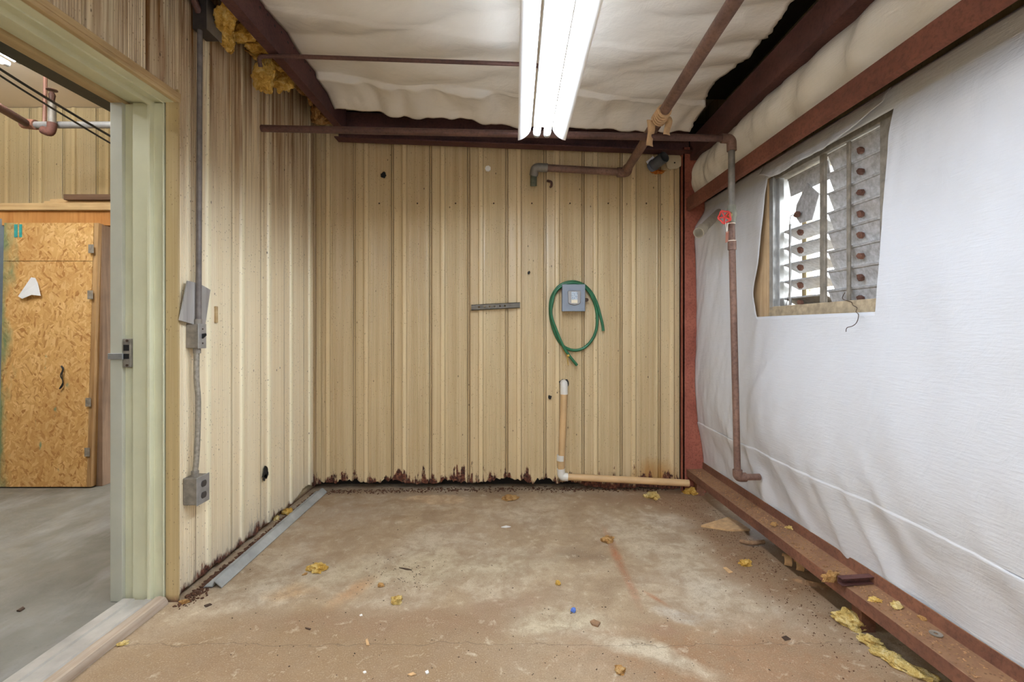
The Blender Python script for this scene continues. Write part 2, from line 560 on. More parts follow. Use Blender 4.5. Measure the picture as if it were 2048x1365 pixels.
def osb_mat(name):
    t = NT(name, 0.75, 0.0, 0.25)
    cols = [(0.0, lin((172, 122, 68))), (0.2, lin((204, 158, 96))), (0.6, lin((214, 170, 108))), (1.0, lin((228, 190, 132)))]
    layers = []
    for k, (rot, sc) in enumerate([(0.6, (12, 1, 46)), (-0.8, (14, 1, 50)), (1.4, (12, 1, 42))]):
        v = t.vec(sc, (0, 0, 0), (k * 3.1, 0, k * 1.7), t.vec((1, 1, 1), (0, rot, 0)))
        cell = t.n('TexVoronoi'); t.put(cell.inputs['Vector'], v); cell.inputs['Scale'].default_value = 1.3
        s = t.sep(cell.outputs['Color'])
        layers.append(t.ramp(s[0], cols))
    m1 = t.ramp(t.noise(16.0, 3), [(0.46, 0.0), (0.50, 1.0)])
    m2 = t.ramp(t.noise(19.0, 3, 0.5, t.vec((1, 1, 1), (0, 0, 0), (5, 2, 3))), [(0.5, 0.0), (0.54, 1.0)])
    c = t.mix(m2, t.mix(m1, layers[0], layers[1]), layers[2])
    f = t.noise(3.0, 4)
    c = t.mix(t.ramp(f, [(0.4, 0.0), (0.75, 0.4)]), c, lin((160, 108, 56)))
    # green paint down the left side and in smears
    x, y, z = t.sep()
    g = t.math('SUBTRACT', x, t.math('ADD', -4.34, t.math('MULTIPLY', t.noise(2.2, 5, 0.6, t.vec((3, 1, 1))), 0.36)))
    c = t.mix(t.ramp(g, [(0.0, 0.8), (0.09, 0.0)]), c, lin((78, 128, 98)))
    g2 = t.noise(1.0, 4, 0.6, t.vec((7, 1, 2.6), (0, 0, 0), (1.3, 0, 0.4)))
    c = t.mix(t.ramp(g2, [(0.69, 0.0), (0.74, 0.7)]), c, lin((40, 140, 120)))
    t.color(c)
    t.bump(layers[0], 0.15, 0.003)
    return t.m


M = {}
MODULE = 76.3 * S
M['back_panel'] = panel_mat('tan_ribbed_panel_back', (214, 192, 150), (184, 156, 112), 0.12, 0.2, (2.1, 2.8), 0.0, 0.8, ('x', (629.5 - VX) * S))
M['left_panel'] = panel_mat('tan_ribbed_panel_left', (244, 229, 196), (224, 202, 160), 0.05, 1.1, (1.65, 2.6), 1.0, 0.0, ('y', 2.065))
M['tan_dark'] = panel_mat('tan_metal_plain', (214, 196, 156), (190, 166, 122), 0.0, 0.2, (2.3, 3.2))
M['jamb'] = plain('pale_green_cream_paint', (216, 214, 182), 0.45, 0, 0.06, 6)
M['jamb_grey'] = plain('pale_grey_paint', (194, 193, 176), 0.5, 0, 0.08, 6)
M['trim_tan'] = panel_mat('tan_trim_metal', (204, 180, 130), (170, 144, 98), 0.0)
M['trim_wood'] = wood('tan_painted_header_trim', (204, 178, 134), (174, 144, 100), 'y')
M['steel_red'] = rust_steel('red_oxide_steel', (130, 80, 64), (98, 58, 48))
M['steel_dark'] = rust_steel('dark_oxide_steel', (98, 62, 56), (70, 44, 42))
M['steel_post'] = rust_steel('red_primer_post', (172, 102, 82), (136, 72, 58))
M['girt_dusty'] = rust_steel('dusty_red_girt', (132, 88, 66), (94, 60, 46), (146, 110, 78))
M['pipe_brown'] = rust_steel('brown_painted_pipe', (136, 104, 88), (102, 76, 66), None, 0.55)
M['pipe_dark'] = rust_steel('dark_pipe', (104, 72, 62), (78, 54, 48), None, 0.55)
M['pipe_grey'] = plain('grey_iron_pipe', (128, 122, 114), 0.55, 0.3, 0.3, 20)
M['galv'] = plain('galvanised_steel', (172, 172, 170), 0.42, 0.55, 0.2, 25)
M['galv_dirty'] = plain('dirty_galvanised_steel', (140, 132, 120), 0.6, 0.25, 0.35, 30, 0.2)
M['sheet'] = sheet_mat('white_plastic_sheeting', (208, 209, 212), (192, 189, 184))
M['sheet_old'] = sheet_mat('greyed_plastic_sheeting', (230, 224, 214), (204, 190, 170))
M['floor'] = floor_mat('stained_concrete')
M['floor_hall'] = floor_mat('grey_concrete', True)
M['foam'] = foam_mat('yellow_fibreglass', (216, 172, 84), (152, 104, 38), (238, 212, 140))
M['foam_pale'] = foam_mat('pale_yellow_fibreglass', (214, 184, 112), (170, 130, 66), (236, 220, 170))
M['foam_brown'] = foam_mat('browned_fibreglass', (184, 140, 86), (122, 84, 44), (206, 174, 122))
M['pvc_white'] = plain('white_pvc', (228, 224, 214), 0.35, 0, 0.05, 12)
M['pvc_tan'] = plain('tan_pvc', (208, 172, 124), 0.45, 0, 0.10, 10)
M['hose'] = plain('green_rubber_hose', (38, 104, 68), 0.32, 0, 0.2, 20)
M['box_grey'] = plain('blue_grey_enamel', (132, 140, 150), 0.42, 0, 0.1, 14)
M['box_plate'] = plain('grey_plate', (150, 148, 146), 0.4, 0.2, 0.12, 14)
M['black'] = plain('black', (16, 14, 13), 0.7, 0, 0.2)
M['cavity'] = plain('dark_cavity', (40, 34, 28), 0.95, 0, 0.2)
M['dark_bits'] = plain('dark_debris', (70, 52, 38), 0.95, 0, 0.4, 60)
M['soil'] = plain('rust_crumbs', (92, 60, 40), 0.98, 0, 0.5, 90, 0.6)
M['white_bits'] = plain('white_chip', (235, 232, 226), 0.6, 0, 0.05)
M['blue_bit'] = plain('blue_plastic', (84, 116, 190), 0.5, 0, 0.2)
M['red'] = plain('red_paint', (196, 62, 56), 0.5, 0, 0.2)
M['tag_brown'] = plain('brown_tag', (134, 84, 66), 0.6, 0, 0.1)
M['string'] = plain('pale_string', (226, 214, 196), 0.9, 0, 0.1)
M['wood_grey'] = wood('weathered_grey_wood', (176, 170, 162), (140, 134, 128), 'z')
M['wood_pale'] = wood('pale_lumber', (212, 182, 134), (186, 150, 102), 'x')
M['wood_post'] = wood('grey_brown_stud', (150, 122, 98), (112, 88, 68), 'z')
M['wood_edge'] = wood('board_edge', (190, 154, 108), (150, 112, 70), 'z')
M['wood_dark'] = wood('dark_lumber', (120, 92, 70), (86, 64, 48), 'x')
M['ply'] = wood('orange_plywood', (206, 148, 84), (176, 116, 60), 'z')
M['window_trim'] = wood('tan_board', (208, 180, 142), (176, 144, 104), 'z')
M['sill'] = plain('mottled_sill', (168, 150, 122), 0.8, 0, 0.4, 24, 0.4)
M['osb'] = osb_mat('oriented_strand_board')
M['bark'] = plain('bark', (140, 108, 78), 0.9, 0, 0.35, 40, 0.5)
M['leaf'] = plain('dry_leaf', (196, 158, 112), 0.8, 0, 0.2, 40)
M['paper'] = plain('white_paper', (236, 238, 242), 0.7, 0, 0.03)
M['enamel'] = plain('white_enamel_reflector', (240, 240, 240), 0.3, 0, 0.02)
M['cable'] = plain('black_cable', (34, 30, 30), 0.5, 0, 0.2)
M['teal_dark'] = plain('dark_green_beam', (48, 52, 46), 0.6, 0, 0.2)
M['ceiling_hall'] = plain('tan_ceiling', (226, 212, 190), 0.7, 0, 0.06, 2)
M['outside'] = plain('gravel_ground', (150, 148, 140), 0.9, 0, 0.2, 8)
M['rust_bracket'] = rust_steel('rusty_clip', (122, 84, 68), (78, 50, 40))
M['strut'] = plain('strut_steel', (104, 98, 88), 0.5, 0.5, 0.3, 30)
M['conduit'] = plain('speckled_conduit', (146, 138, 124), 0.55, 0.2, 0.35, 70)
M['wrap'] = plain('tan_paper_tape', (200, 166, 126), 0.8, 0, 0.15, 30)
M['collar'] = plain('cream_patch', (206, 194, 164), 0.8, 0, 0.08, 14)
M['duct'] = plain('slate_pipe', (84, 88, 94), 0.5, 0, 0.2, 20)


def emit_mat(name, col, strength):
    m = bpy.data.materials.new(name); m.use_nodes = True
    t = m.node_tree; t.nodes.clear()
    e = t.nodes.new('ShaderNodeEmission'); o = t.nodes.new('ShaderNodeOutputMaterial')
    e.inputs[0].default_value = col; e.inputs[1].default_value = strength
    t.links.new(e.outputs[0], o.inputs[0])
    return m


M['tube'] = emit_mat('lit_fluorescent_tube', COOL, LAMP)
M['fill_tube'] = emit_mat('added_fill_tube', COOL, FILL_REAR)  # glow of the added, unseen fill light
M['tube_hall'] = emit_mat('lit_fluorescent_tube_hall', COOL_HALL, LAMP_HALL)


def louver_mat():
    t = NT('obscure_glass_louver', 0.35, 0.0, 0.5)
    f = t.noise(40.0, 6, 0.7)
    c = t.ramp(f, [(0.3, lin((150, 148, 146))), (0.7, lin((192, 192, 194)))])
    f2 = t.noise(4.0, 4)
    c = t.mix(t.ramp(f2, [(0.5, 0.0), (0.8, 0.5)]), c, lin((160, 144, 122)))
    t.color(c)
    tr = t.n('BsdfTranslucent'); t.put(tr.inputs[0], c)
    mx = t.n('MixShader'); mx.inputs[0].default_value = 0.10
    out = [n for n in t.t.nodes if n.type == 'OUTPUT_MATERIAL'][0]
    t.t.links.new(t.b.outputs[0], mx.inputs[1]); t.t.links.new(tr.outputs[0], mx.inputs[2])
    t.t.links.new(mx.outputs[0], out.inputs[0])
    return t.m


M['louver'] = louver_mat()

# ================================================================== THE SETTING
XL = -400 * S          # room face of the left wall
CEIL = 3.32


def FL(Y):             # the right wall flares towards the camera, then runs straight
    return D - max(Y, 0.3)


def RW(Y):             # line of the right wall's inner sheeting
    return 1.49 + 0.030 * FL(Y)


mb = MB().box((-1.86, REAR, -0.12), (2.0, 4.7, 0.0))
obj('floor', mb, M['floor'], kind='structure', sm=0)
mb = MB().box((-5.6, REAR, -0.12), (-1.86, 6.0, 0.0))
obj('floor_hall', mb, M['floor_hall'], kind='structure', sm=0)
mb = MB().box((-5.7, REAR - 0.1, CEIL), (1.95, 6.1, CEIL + 0.08))
obj('ceiling', mb, M['ceiling_hall'], kind='structure', sm=0)
mb = MB().box((-30, -30, -0.20), (30, 30, -0.13))
obj('ground_outside', mb, M['outside'], kind='structure', sm=0)

# ---- ribbed metal panels: one module is 305 mm, from groove to groove
MOD = 76.3 * S


def rib_profile():
    p = [(0.000, -0.003), (0.004, -0.008), (0.008, -0.002), (0.014, -0.002), (0.018, -0.009), (0.022, -0.001), (0.030, 0.0),
         (0.060, 0.0), (0.086, 0.002), (0.094, 0.012), (0.100, 0.0135), (0.118, 0.0135), (0.124, 0.012), (0.130, 0.001), (0.138, 0.0)]
    u = 0.142
    while u < 0.285:
        p.append((u, 0.0)); p.append((u + 0.004, 0.0018)); p.append((u + 0.0075, 0.0018))
        u += 0.0115
    p += [(0.292, 0.0), (0.300, 0.003), (MOD - 0.0015, 0.0)]
    return p


PROF = rib_profile()


def clip_profile(u0, u1):
    out = []
    for i in range(len(PROF) - 1):
        (a, ha), (b, hb) = PROF[i], PROF[i + 1]
        n = max(1, int((b - a) / 0.010))
        for j in range(n):
            t = j / n
            u = a + (b - a) * t
            if u0 <= u <= u1: out.append((u, ha + (hb - ha) * t))
    out.append((min(u1, MOD - 0.0015), 0.0))
    return out


def panel(fn, prof, zb, zt, m, parent, jag):
    """one sheet module; fn(u, h, z) -> point, jag(u) -> height of the torn lower edge"""
    zs = [0.0, 0.02, 0.05, 0.1, 0.2, 0.4, 0.8, 1.3, 1.8, 2.3, 99]
    zs = [z for z in zs if z < zt - zb] + [zt - zb]
    m_ = MB()
    n = len(prof)
    vs, fs = [], []
    for side in (0.0, -0.0012):
        for z in zs:
            for (u, h) in prof:
                lo = jag(u)
                zz = zb + lo + (z / (zt - zb)) * (zt - zb - lo)
                vs.append(fn(u, h + side, zz))
    k = len(zs)
    for side in (0, 1):
        o = side * n * k
        for r in range(k - 1):
            for i in range(n - 1):
                q = (o + r * n + i, o + r * n + i + 1, o + (r + 1) * n + i + 1, o + (r + 1) * n + i)
                fs.append(q if side == 0 else q[::-1])
    m_.add(vs, fs)
    return obj('metal_panel', m_, m, parent, sm=22, recalc=False)


# back wall
wb = empty('wall_back', (0, D, 0), None, None, kind='structure')
X0 = (629.5 - VX) * S
X1 = (1359.0 - VX) * S
for i in range(10):
    xa = X0 + i * MOD
    pr = clip_profile(0.0, min(MOD, X1 - xa))

    def jag(u, xa=xa):
        x = xa + u
        q = nz(x * 9, 1.3) * 0.022 + nz(x * 31, 4.1) * 0.013 + nz(x * 80, 9.0) * 0.006
        deep = 0.03 * smooth(0.2, 0.5, nz(x * 4.2, 7.7))
        r = 1 - smooth(0.45, 0.75, x)
        return 0.012 + 0.050 * r + max(-0.04, (q * 1.9 + deep) * (0.3 + 0.7 * r))
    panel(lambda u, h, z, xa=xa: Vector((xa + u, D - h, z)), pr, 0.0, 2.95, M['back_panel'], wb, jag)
mb = MB()
for i in range(10):          # screw row, too small to pick apart
    for (px, py) in ((758 + 76.3 * i, 407),):
        if px < 1350:
            mb.blob(P(px + 0.5, py, D - 0.006), (0.007, 0.005, 0.007), 1, 0.1)
s = obj('screw_row', mb, M['dark_bits'], wb)
s['kind'] = 'stuff'
mb = MB()
for (px, py, r, sd) in ((767, 351, 0.024, 1), (1099.5, 795, 0.016, 2), (1127, 768, 0.038, 3), (1058, 546, 0.012, 4), (1308, 342, 0.014, 6)):
    obj('torn_hole', MB().disc(P(px, py, D - 0.014), (0, -1, 0), r, 14, 0.003, 0.25, sd), M['black'], wb)
mb = MB().box((X0 - 0.1, 4.62, 0), (1.95, 4.70, CEIL))
mb.box((X0 - 0.25, D + 0.14, 0.0), (1.9, D + 0.16, 3.0))
obj('wall_back_cladding', mb, M['cavity'], kind='structure', sm=0)

# left wall: core with the door opening, ribbed sheets on the room side
YD0, YD1, ZD = 1.28, 2.249, P(352, 205, 2.249).z
mb = MB()
mb.box((-1.86, YD1 + 0.045, 0), (XL - 0.03, 4.7, CEIL))
mb.box((-1.86, REAR, 0), (XL - 0.03, YD0 - 0.045, CEIL))
mb.box((-1.86, YD0 - 0.045, ZD + 0.05), (XL - 0.03, YD1 + 0.045, CEIL))
wl = obj('wall_left', mb, M['tan_dark'], kind='structure', sm=0)
YM = 2.065
i0 = -20
for i in range(i0, 6):
    ya = YM + i * MOD
    for (ylo, yhi, zb) in ((REAR, YD0 - 0.01, 0.0), (YD0 - 0.01, YD1, ZD + 0.030), (YD1, D - 0.001, 0.0)):
        u0, u1 = max(0.0, ylo - ya), min(MOD, yhi - ya)
        if u1 - u0 < 0.012: continue
        pr = clip_profile(u0, u1)
        if len(pr) < 2: continue

        def jag(u, ya=ya, zb=zb):
            if zb > 1: return 0.0
            y = ya + u
            return 0.012 + max(0, 0.02 + nz(y * 7, 2.2) * 0.03 + nz(y * 30, 5) * 0.012) + 0.045 * smooth(3.2, 3.7, y)
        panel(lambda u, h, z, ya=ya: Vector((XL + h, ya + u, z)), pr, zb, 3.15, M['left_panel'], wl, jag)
mb = MB()
q = PX(527, 945, XL)
mb.disc(q + Vector((0.012, 0, 0)), (1, 0, 0), 0.036, 14, 0.003, 0.5, 11)
mb.disc(q + Vector((0.012, -0.012, -0.03)), (1, 0, 0), 0.018, 12, 0.003, 0.4, 13)
obj('torn_hole', mb, M['black'], wl)
mb = MB()
a = PX(430, 613, XL); b = PX(430, 646, XL)
mb.box((XL, a.y - 0.009, b.z), (XL + 0.012, a.y + 0.009, a.z))
obj('slot_cover', mb, M['trim_wood'], wl, bevel=0.003)
# corner flashing between the left and back walls
mb = MB()
mb.hexa([(XL - 0.01, D - 0.03, 0.04), (XL + 0.014, D - 0.045, 0.04), (XL + 0.02, D - 0.043, 0.04), (XL, D - 0.02, 0.04)],
        [(XL - 0.01, D - 0.03, 3.0), (XL + 0.014, D - 0.045, 3.0), (XL + 0.02, D - 0.043, 3.0), (XL, D - 0.02, 3.0)])
mb.box((XL + 0.005, D - 0.022, 0.05), (XL + 0.055, D - 0.014, 3.0))
obj('trim_1', mb, M['back_panel'], kind='structure', sm=0)

# closing walls of the place, out of view
mb = MB().box((-5.7, REAR - 0.12, 0), (1.95, REAR, CEIL))
obj('wall_front', mb, M['sheet_old'], kind='structure', sm=0)
mb = MB().box((-5.7, REAR, 0), (-5.6, 6.0, CEIL))
obj('wall_far_left', mb, M['tan_dark'], kind='structure', sm=0)

# right wall: outer cladding with the window opening and a gap at the foot
WY0, WY1, WZ0, WZ1 = 2.02, 2.87, 1.37, 2.22
mb = MB()
for (y0, y1, z0, z1) in ((REAR, WY0, 0.0, CEIL), (WY1, 3.30, 0.0, CEIL), (3.30, 3.66, 0.15, CEIL), (3.66, 4.7, 0.0, CEIL), (WY0, WY1, 0.0, WZ0), (WY0, WY1, WZ1, CEIL)):
    mb.box((1.76, y0, z0), (1.80, y1, z1))
obj('wall_right', mb, M['tan_dark'], kind='structure', sm=0)

# ---- door frame in the left wall
df = empty('door_1', (-1.73, YD1, 0), None, None, kind='structure')
jx = lambda px: (px - VX) / F * YD1
prof = [(jx(330), -0.008), (jx(327.5), -0.008), (jx(327), 0.004), (jx(307), 0.004), (jx(306), -0.020), (jx(300.5), -0.020), (jx(299), 0.004), (jx(264), 0.004), (jx(262), 0.016), (jx(245), 0.016), (jx(245), 0.05), (jx(330), 0.05)]
mb = MB().prism(prof, lambda u, v, t: Vector((u, YD1 + v, t)), [0.0, ZD])
jamb = obj('jamb', mb, M['jamb'], df, sm=0, bevel=0.0015)
mb = MB().prism([(u, YD0 - (v)) for (u, v) in prof], lambda u, v, t: Vector((u, v, t)), [0.0, ZD])
obj('jamb', mb, M['jamb'], df, sm=0)
mb = MB().prism([(u, ZD + v) for (u, v) in prof], lambda u, v, t: Vector((u, t, v)), [YD0 - 0.05, YD1 + 0.05])
obj('head_jamb', mb, M['jamb'], df, sm=0, bevel=0.0015)
mb = MB().box((jx(245), YD1 - 0.002, 0), (jx(221), YD1 + 0.06, ZD))
obj('casing', mb, M['jamb_grey'], df, sm=0, bevel=0.002)
mb = MB().box((jx(245), YD0 - 0.06, 0), (jx(221), YD0 + 0.002, ZD))
obj('casing', mb, M['jamb_grey'], df, sm=0)
mb = MB().box((jx(245), YD0 - 0.06, ZD - 0.002), (jx(221), YD1 + 0.06, ZD + 0.06))
obj('head_casing', mb, M['trim_wood'], df, sm=0, bevel=0.002)
mb = MB().box((XL - 0.045, YD1 - 0.004, 0.0), (XL + 0.013, YD1 + 0.006, ZD + 0.06))
obj('edge_trim', mb, M['trim_tan'], df, sm=0)
obj('head_edge', MB().box((jx(330), YD0 - 0.05, ZD - 0.001), (XL - 0.008, YD1 + 0.004, ZD + 0.02)), M['jamb'], df, sm=0)
mb = MB().box((XL - 0.008, YD0 - 0.05, ZD + 0.0), (XL + 0.016, YD1 + 0.012, ZD + 0.018))
mb.box((XL + 0.002, YD0 - 0.05, ZD + 0.018), (XL + 0.018, YD1 + 0.012, ZD + 0.044))
obj('head_trim', mb, M['trim_wood'], df, sm=0, bevel=0.003, label='tan wooden trim over the doorway')
# strike plate
sp0 = P(248, 678, YD1); sp1 = P(263, 735, YD1)
mb = MB().box((sp0.x, YD1 - 0.008, sp1.z), (sp1.x, YD1 + 0.012, sp0.z))
st = obj('strike_plate', mb, M['galv_dirty'], df, sm=0, bevel=0.002, label='worn steel strike plate')
e0 = P(220, 707, YD1); e1 = P(250, 719, YD1)
mb = MB().box((e0.x, YD1 - 0.014, e1.z), (e1.x, YD1 - 0.006, e0.z))
obj('strike_lip', mb, M['galv'], st, sm=0, bevel=0.002)
mb = MB()
for (pa, pb, qa, qb) in ((250, 690, 261, 702), (250, 708, 261, 718)):
    a = P(pa, pa and pb, YD1); b = P(qa, qb, YD1)
    mb.box((a.x, YD1 - 0.0095, b.z), (b.x, YD1 - 0.004, a.z))
obj('latch_hole', mb, M['black'], st, sm=0)
for py in (682, 731):
    obj('screw', MB().disc(P(254.5, py, YD1 - 0.008), (0, -1, 0), 0.006, 10, 0.003), M['dark_bits'], st)

# threshold
th = empty('trim_2', (-1.73, 1.75, 0), None, None, kind='structure')
prof = [(-1.862, 0.0), (-1.862, 0.010), (-1.845, 0.022), (-1.795, 0.022), (-1.788, 0.016), (-1.745, 0.016), (-1.738, 0.022), (-1.715, 0.022), (-1.70, 0.012), (-1.70, 0.0)]
mb = MB().prism(prof, lambda u, v, t: Vector((u, t, v)), [YD0, YD1 - 0.012])
obj('metal_saddle', mb, plain('worn_aluminium_saddle', (176, 170, 160), 0.5, 0.15, 0.35, 5, 0.2), th, sm=25)
prof = [(-1.697, 0.0), (-1.697, 0.020), (-1.685, 0.034), (-1.665, 0.038), (-1.640, 0.032), (-1.628, 0.014), (-1.628, 0.0)]
mb = MB().prism(prof, lambda u, v, t: Vector((u + 0.004 * nz(t * 5, 1), t, v * (1 + 0.15 * nz(t * 9, 3)))), [YD0 + k * (YD1 - 0.02 - YD0) / 24 for k in range(25)])
obj('wood_strip', mb, wood('worn_pinkish_sill_wood', (186, 168, 148), (146, 122, 98), 'y'), th, sm=40)

# ================================================================== STEEL
def zsec(name, pts_fn, prof, ys, m, label, **kw):
    mb = MB().prism(prof, pts_fn, ys)
    return obj(name, mb, m, None, label, 'beam', sm=20, bevel=0.002, **kw)


# corner post
mb = MB()
mb.box((1.325, 3.735, 0.0), (1.505, 3.745, 2.72))
mb.box((1.325, 3.735, 0.0), (1.333, 3.80, 2.72))
mb.box((1.497, 3.735, 0.0), (1.505, 3.80, 2.72))
obj('steel_post', mb, M['steel_post'], None, 'red primed steel corner post between ribbed wall and white sheeting', 'post', sm=0)

# upper girt on the right wall: web flat, inner flange hanging down with a turned lip
GU = P(1365, 425, D).z
prof = [(0.0, 0.0), (0.0, 0.088), (0.145, 0.092), (0.145, 0.15), (0.150, 0.15), (0.150, 0.087), (0.006, 0.083), (0.006, 0.004), (0.024, -0.010), (0.020, -0.014)]
zsec('steel_girt', lambda u, v, t: Vector((1.344 + 0.017 * FL(t) + u, t, GU + v)), prof, [3.734, 0.3, REAR + 0.05], M['steel_red'],
     'brown steel girt crossing the right wall above the louvred window')
# base girt
BG = 0.112 + 0.019
prof = [(0.0, 0.0), (0.0, 0.056), (0.125, 0.060), (0.127, 0.112), (0.132, 0.112), (0.130, 0.055), (0.006, 0.050), (0.006, 0.0)]
ys = [3.734 - k * (3.734 - REAR - 0.05) / 40 for k in range(41)]
zsec('steel_girt', lambda u, v, t: Vector((1.344 + 0.042 * FL(t) + u, t, BG + v + 0.004 * nz(t * 2, u * 9))), prof, ys, M['girt_dusty'],
     'dusty rusted steel girt running low along the foot of the white sheeting')
# brackets under the base girt
for yy in (3.70, 2.05, 0.2):
    x = 1.40 + 0.042 * FL(yy)
    mb = MB().box((x, yy - 0.03, 0.0), (x + 0.06, yy + 0.03, BG + 0.05))
    obj('girt_bracket', mb, M['girt_dusty'], None, {3.70: 'short steel bracket under the far end of the low girt', 2.05: 'steel bracket hidden under the middle of the low girt', 0.2: 'steel bracket under the near end of the low girt'}[yy], 'bracket', sm=0)

# eave beam, right
prof = [(0.0, 0.0), (0.0, 0.165), (0.006, 0.165), (0.006, 0.006), (0.085, 0.006), (0.085, 0.0)]
zsec('steel_beam', lambda u, v, t: Vector((1.375 + u, t, 2.615 + v)), prof, [3.734, REAR + 0.05], M['steel_dark'],
     'dark brown eave beam along the top of the right wall')
# rafter across the back wall, falling to the right
prof = [(0.0, 0.0), (0.0, 0.008), (0.055, 0.010), (0.055, 0.20), (0.0, 0.20), (0.0, 0.206), (0.063, 0.206), (0.063, 0.0)]
prof = [(0.0, 0.0), (0.0, 0.010), (0.090, 0.014), (0.090, 0.24), (0.098, 0.24), (0.098, 0.0)]


def rafter_z(x):
    a = P(690, 276, 3.68); b = P(1360, 302, 3.68)
    return a.z + (b.z - a.z) * (x - a.x) / (b.x - a.x)


zsec('steel_beam', lambda u, v, t: Vector((t, 3.675 + u, rafter_z(t) + v)), prof, [-1.40, 1.38], M['steel_dark'],
     'dark brown steel rafter across the top of the ribbed back wall')
# purlin, left
PUZ = P(676, 253, 3.6).z
prof = [(-0.060, 0.0), (-0.060, 0.022), (-0.055, 0.022), (-0.055, 0.006), (-0.006, 0.006), (-0.006, 0.19), (0.0, 0.19), (0.0, 0.0)]
pu = zsec('steel_beam', lambda u, v, t: Vector((-1.315 + u, t, PUZ + v)), prof, [3.70, REAR + 0.05], M['steel_dark'],
          'reddish brown steel purlin along the left edge of the ceiling sheeting')
mb = MB()
for k in range(16):
    y = 2.15 + k * 0.075
    mb.disc((-1.3155, y, PUZ + 0.125 + 0.012 * (k % 2)), (1, 0, 0), 0.007, 10, 0.0016)
s = obj('bolt_hole', mb, M['black'], pu)
s['kind'] = 'stuff'

# ================================================================== SHEETING
def wrinkle(a, b, k):
    """sharp ridges: folded noise"""
    return (1 - abs(nz(a, b, k)) * 2.0)


def grid_mesh(rows):
    n = len(rows[0])
    vs = [p for r in rows for p in r]
    fs = []
    for r in range(len(rows) - 1):
        for c in range(n - 1):
            fs.append((r * n + c, r * n + c + 1, (r + 1) * n + c + 1, (r + 1) * n + c))
    return vs, fs


def solid(vs, fs, thick_vec):
    """give a sheet its thickness by doubling it"""
    return vs, fs


# lower right sheet, with the cut-out in front of the window
def sheet_x(Y, z):
    x = RW(Y)
    t = (z - 0.22) / (2.20 - 0.22)
    t = max(0.0, min(1.0, t))
    dy_ = max(0.0, 1.90 - Y, Y - 2.98); dz_ = max(0.0, 1.36 - z, z - 2.25)
    near = smooth(-0.1, 0.85, math.hypot(dy_, dz_))      # drawn tight to the wall round the window
    bulge = 0.075 * smooth(0.20, 0.85, z) * smooth(2.235, 2.06, z) * (0.2 + 0.8 * near)
    f = 0.026 * nz(Y * 1.7, z * 0.8, 3.3) + 0.004 * wrinkle(Y * 13 + z * 4, z * 3.0, 5.2) + 0.0025 * nz(Y * 30, z * 12, 2.0)
    f += 0.014 * wrinkle(Y * 3.1 + z * 0.6, z * 0.7, 1.1) * 0.7
    f += 0.005 * nz(Y * 9 + z * 2, z * 2.4, 6)
    low = smooth(0.9, 0.25, z)
    f += low * (0.026 * wrinkle(Y * 4.2 - z * 2.2, z * 1.1, 8.8) + 0.012 * nz(Y * 7.5 - z * 3.2, z, 2.2))
    # fold at the taped seam
    ds = z - (0.555 + 0.008 * nz(Y * 3, 0.4))
    f += 0.005 * smooth(0.003, -0.003, ds) * smooth(-0.10, -0.012, ds)
    # sag from the window corners
    d = math.hypot((Y - 2.75) * 1.0, (z - 1.05) * 0.9)
    f += 0.018 * math.exp(-(d / 0.34) ** 2)
    line = (Y - 2.55) + (z - 1.25) * 1.0
    f += 0.014 * math.exp(-(line / 0.05) ** 2) * smooth(1.35, 1.1, z) * smooth(0.8, 1.0, z)
    k = smooth(0.62, 0.24, z)
    x = x * (1 - k) + (1.344 + 0.042 * FL(Y) + 0.148) * k
    return x - bulge - f * (0.3 + 0.7 * smooth(0.15, 0.4, z) * smooth(2.25, 2.0, z)) * (0.5 + 0.5 * near)


def yl(z):  # far edge of the cut-out
    return 2.845 + 0.12 * math.exp(-((z - 1.50) / 0.17) ** 2) + 0.045 * math.exp(-((z - 1.80) / 0.20) ** 2) + 0.02 * smooth(1.45, 1.36, z)


def yr(z):
    return 2.015 - 0.085 * (z - 1.37) / 0.85


ZA, ZB_, ZC, ZT = 0.185, 1.365, 2.19, GU + 0.06
rows_low = sorted([ZA + (ZB_ - ZA) * i / 64 for i in range(64)] + [0.5375 + 0.004 * i for i in range(10)])
NL = len(rows_low)
rows_z = rows_low + [ZB_ + (ZC - ZB_) * i / 44 for i in range(44)] + [ZC + (ZT - ZC) * i / 8 for i in range(9)]
cols = [('A', i / 90) for i in range(90)] + [('B', i / 44) for i in range(44)] + [('C', i / 54) for i in range(55)]
rows = []
for z in rows_z:
    zc = min(max(z, ZB_), ZC)
    a, b = yr(zc), yl(zc)
    r = []
    for (k, t) in cols:
        if k == 'A': Y = REAR + 0.03 + (a - REAR - 0.03) * (1 - (1 - t) ** 2.2)
        elif k == 'B': Y = a + (b - a) * t
        else: Y = b + (3.728 - b) * t
        x = sheet_x(Y, z)
        zz = z
        if z < 0.35:   # ragged foot of the sheet, rising and falling
            zz = z + (0.35 - z) * 0.16 * (nz(Y * 2.6, 5.5) + 0.4 * nz(Y * 8, 1.5))
        r.append(Vector((x, Y, zz)))
    rows.append(r)
nA, nB = 90, 44
vs, fs = grid_mesh(rows)
n = len(cols)
keep = []
for r in range(len(rows) - 1):
    for c in range(n - 1):
        if nA <= c < nA + nB and NL <= r < NL + 44: continue
        keep.append((r * n + c, r * n + c + 1, (r + 1) * n + c + 1, (r + 1) * n + c))
mb = MB().add(vs, keep)
lower = obj('insulation_sheet', mb, M['sheet'], None, 'large white plastic sheeting hung on the right wall below the brown girt', 'sheeting', sm=60, recalc=False)
md = lower.modifiers.new('thickness', 'SOLIDIFY'); md.thickness = 0.002

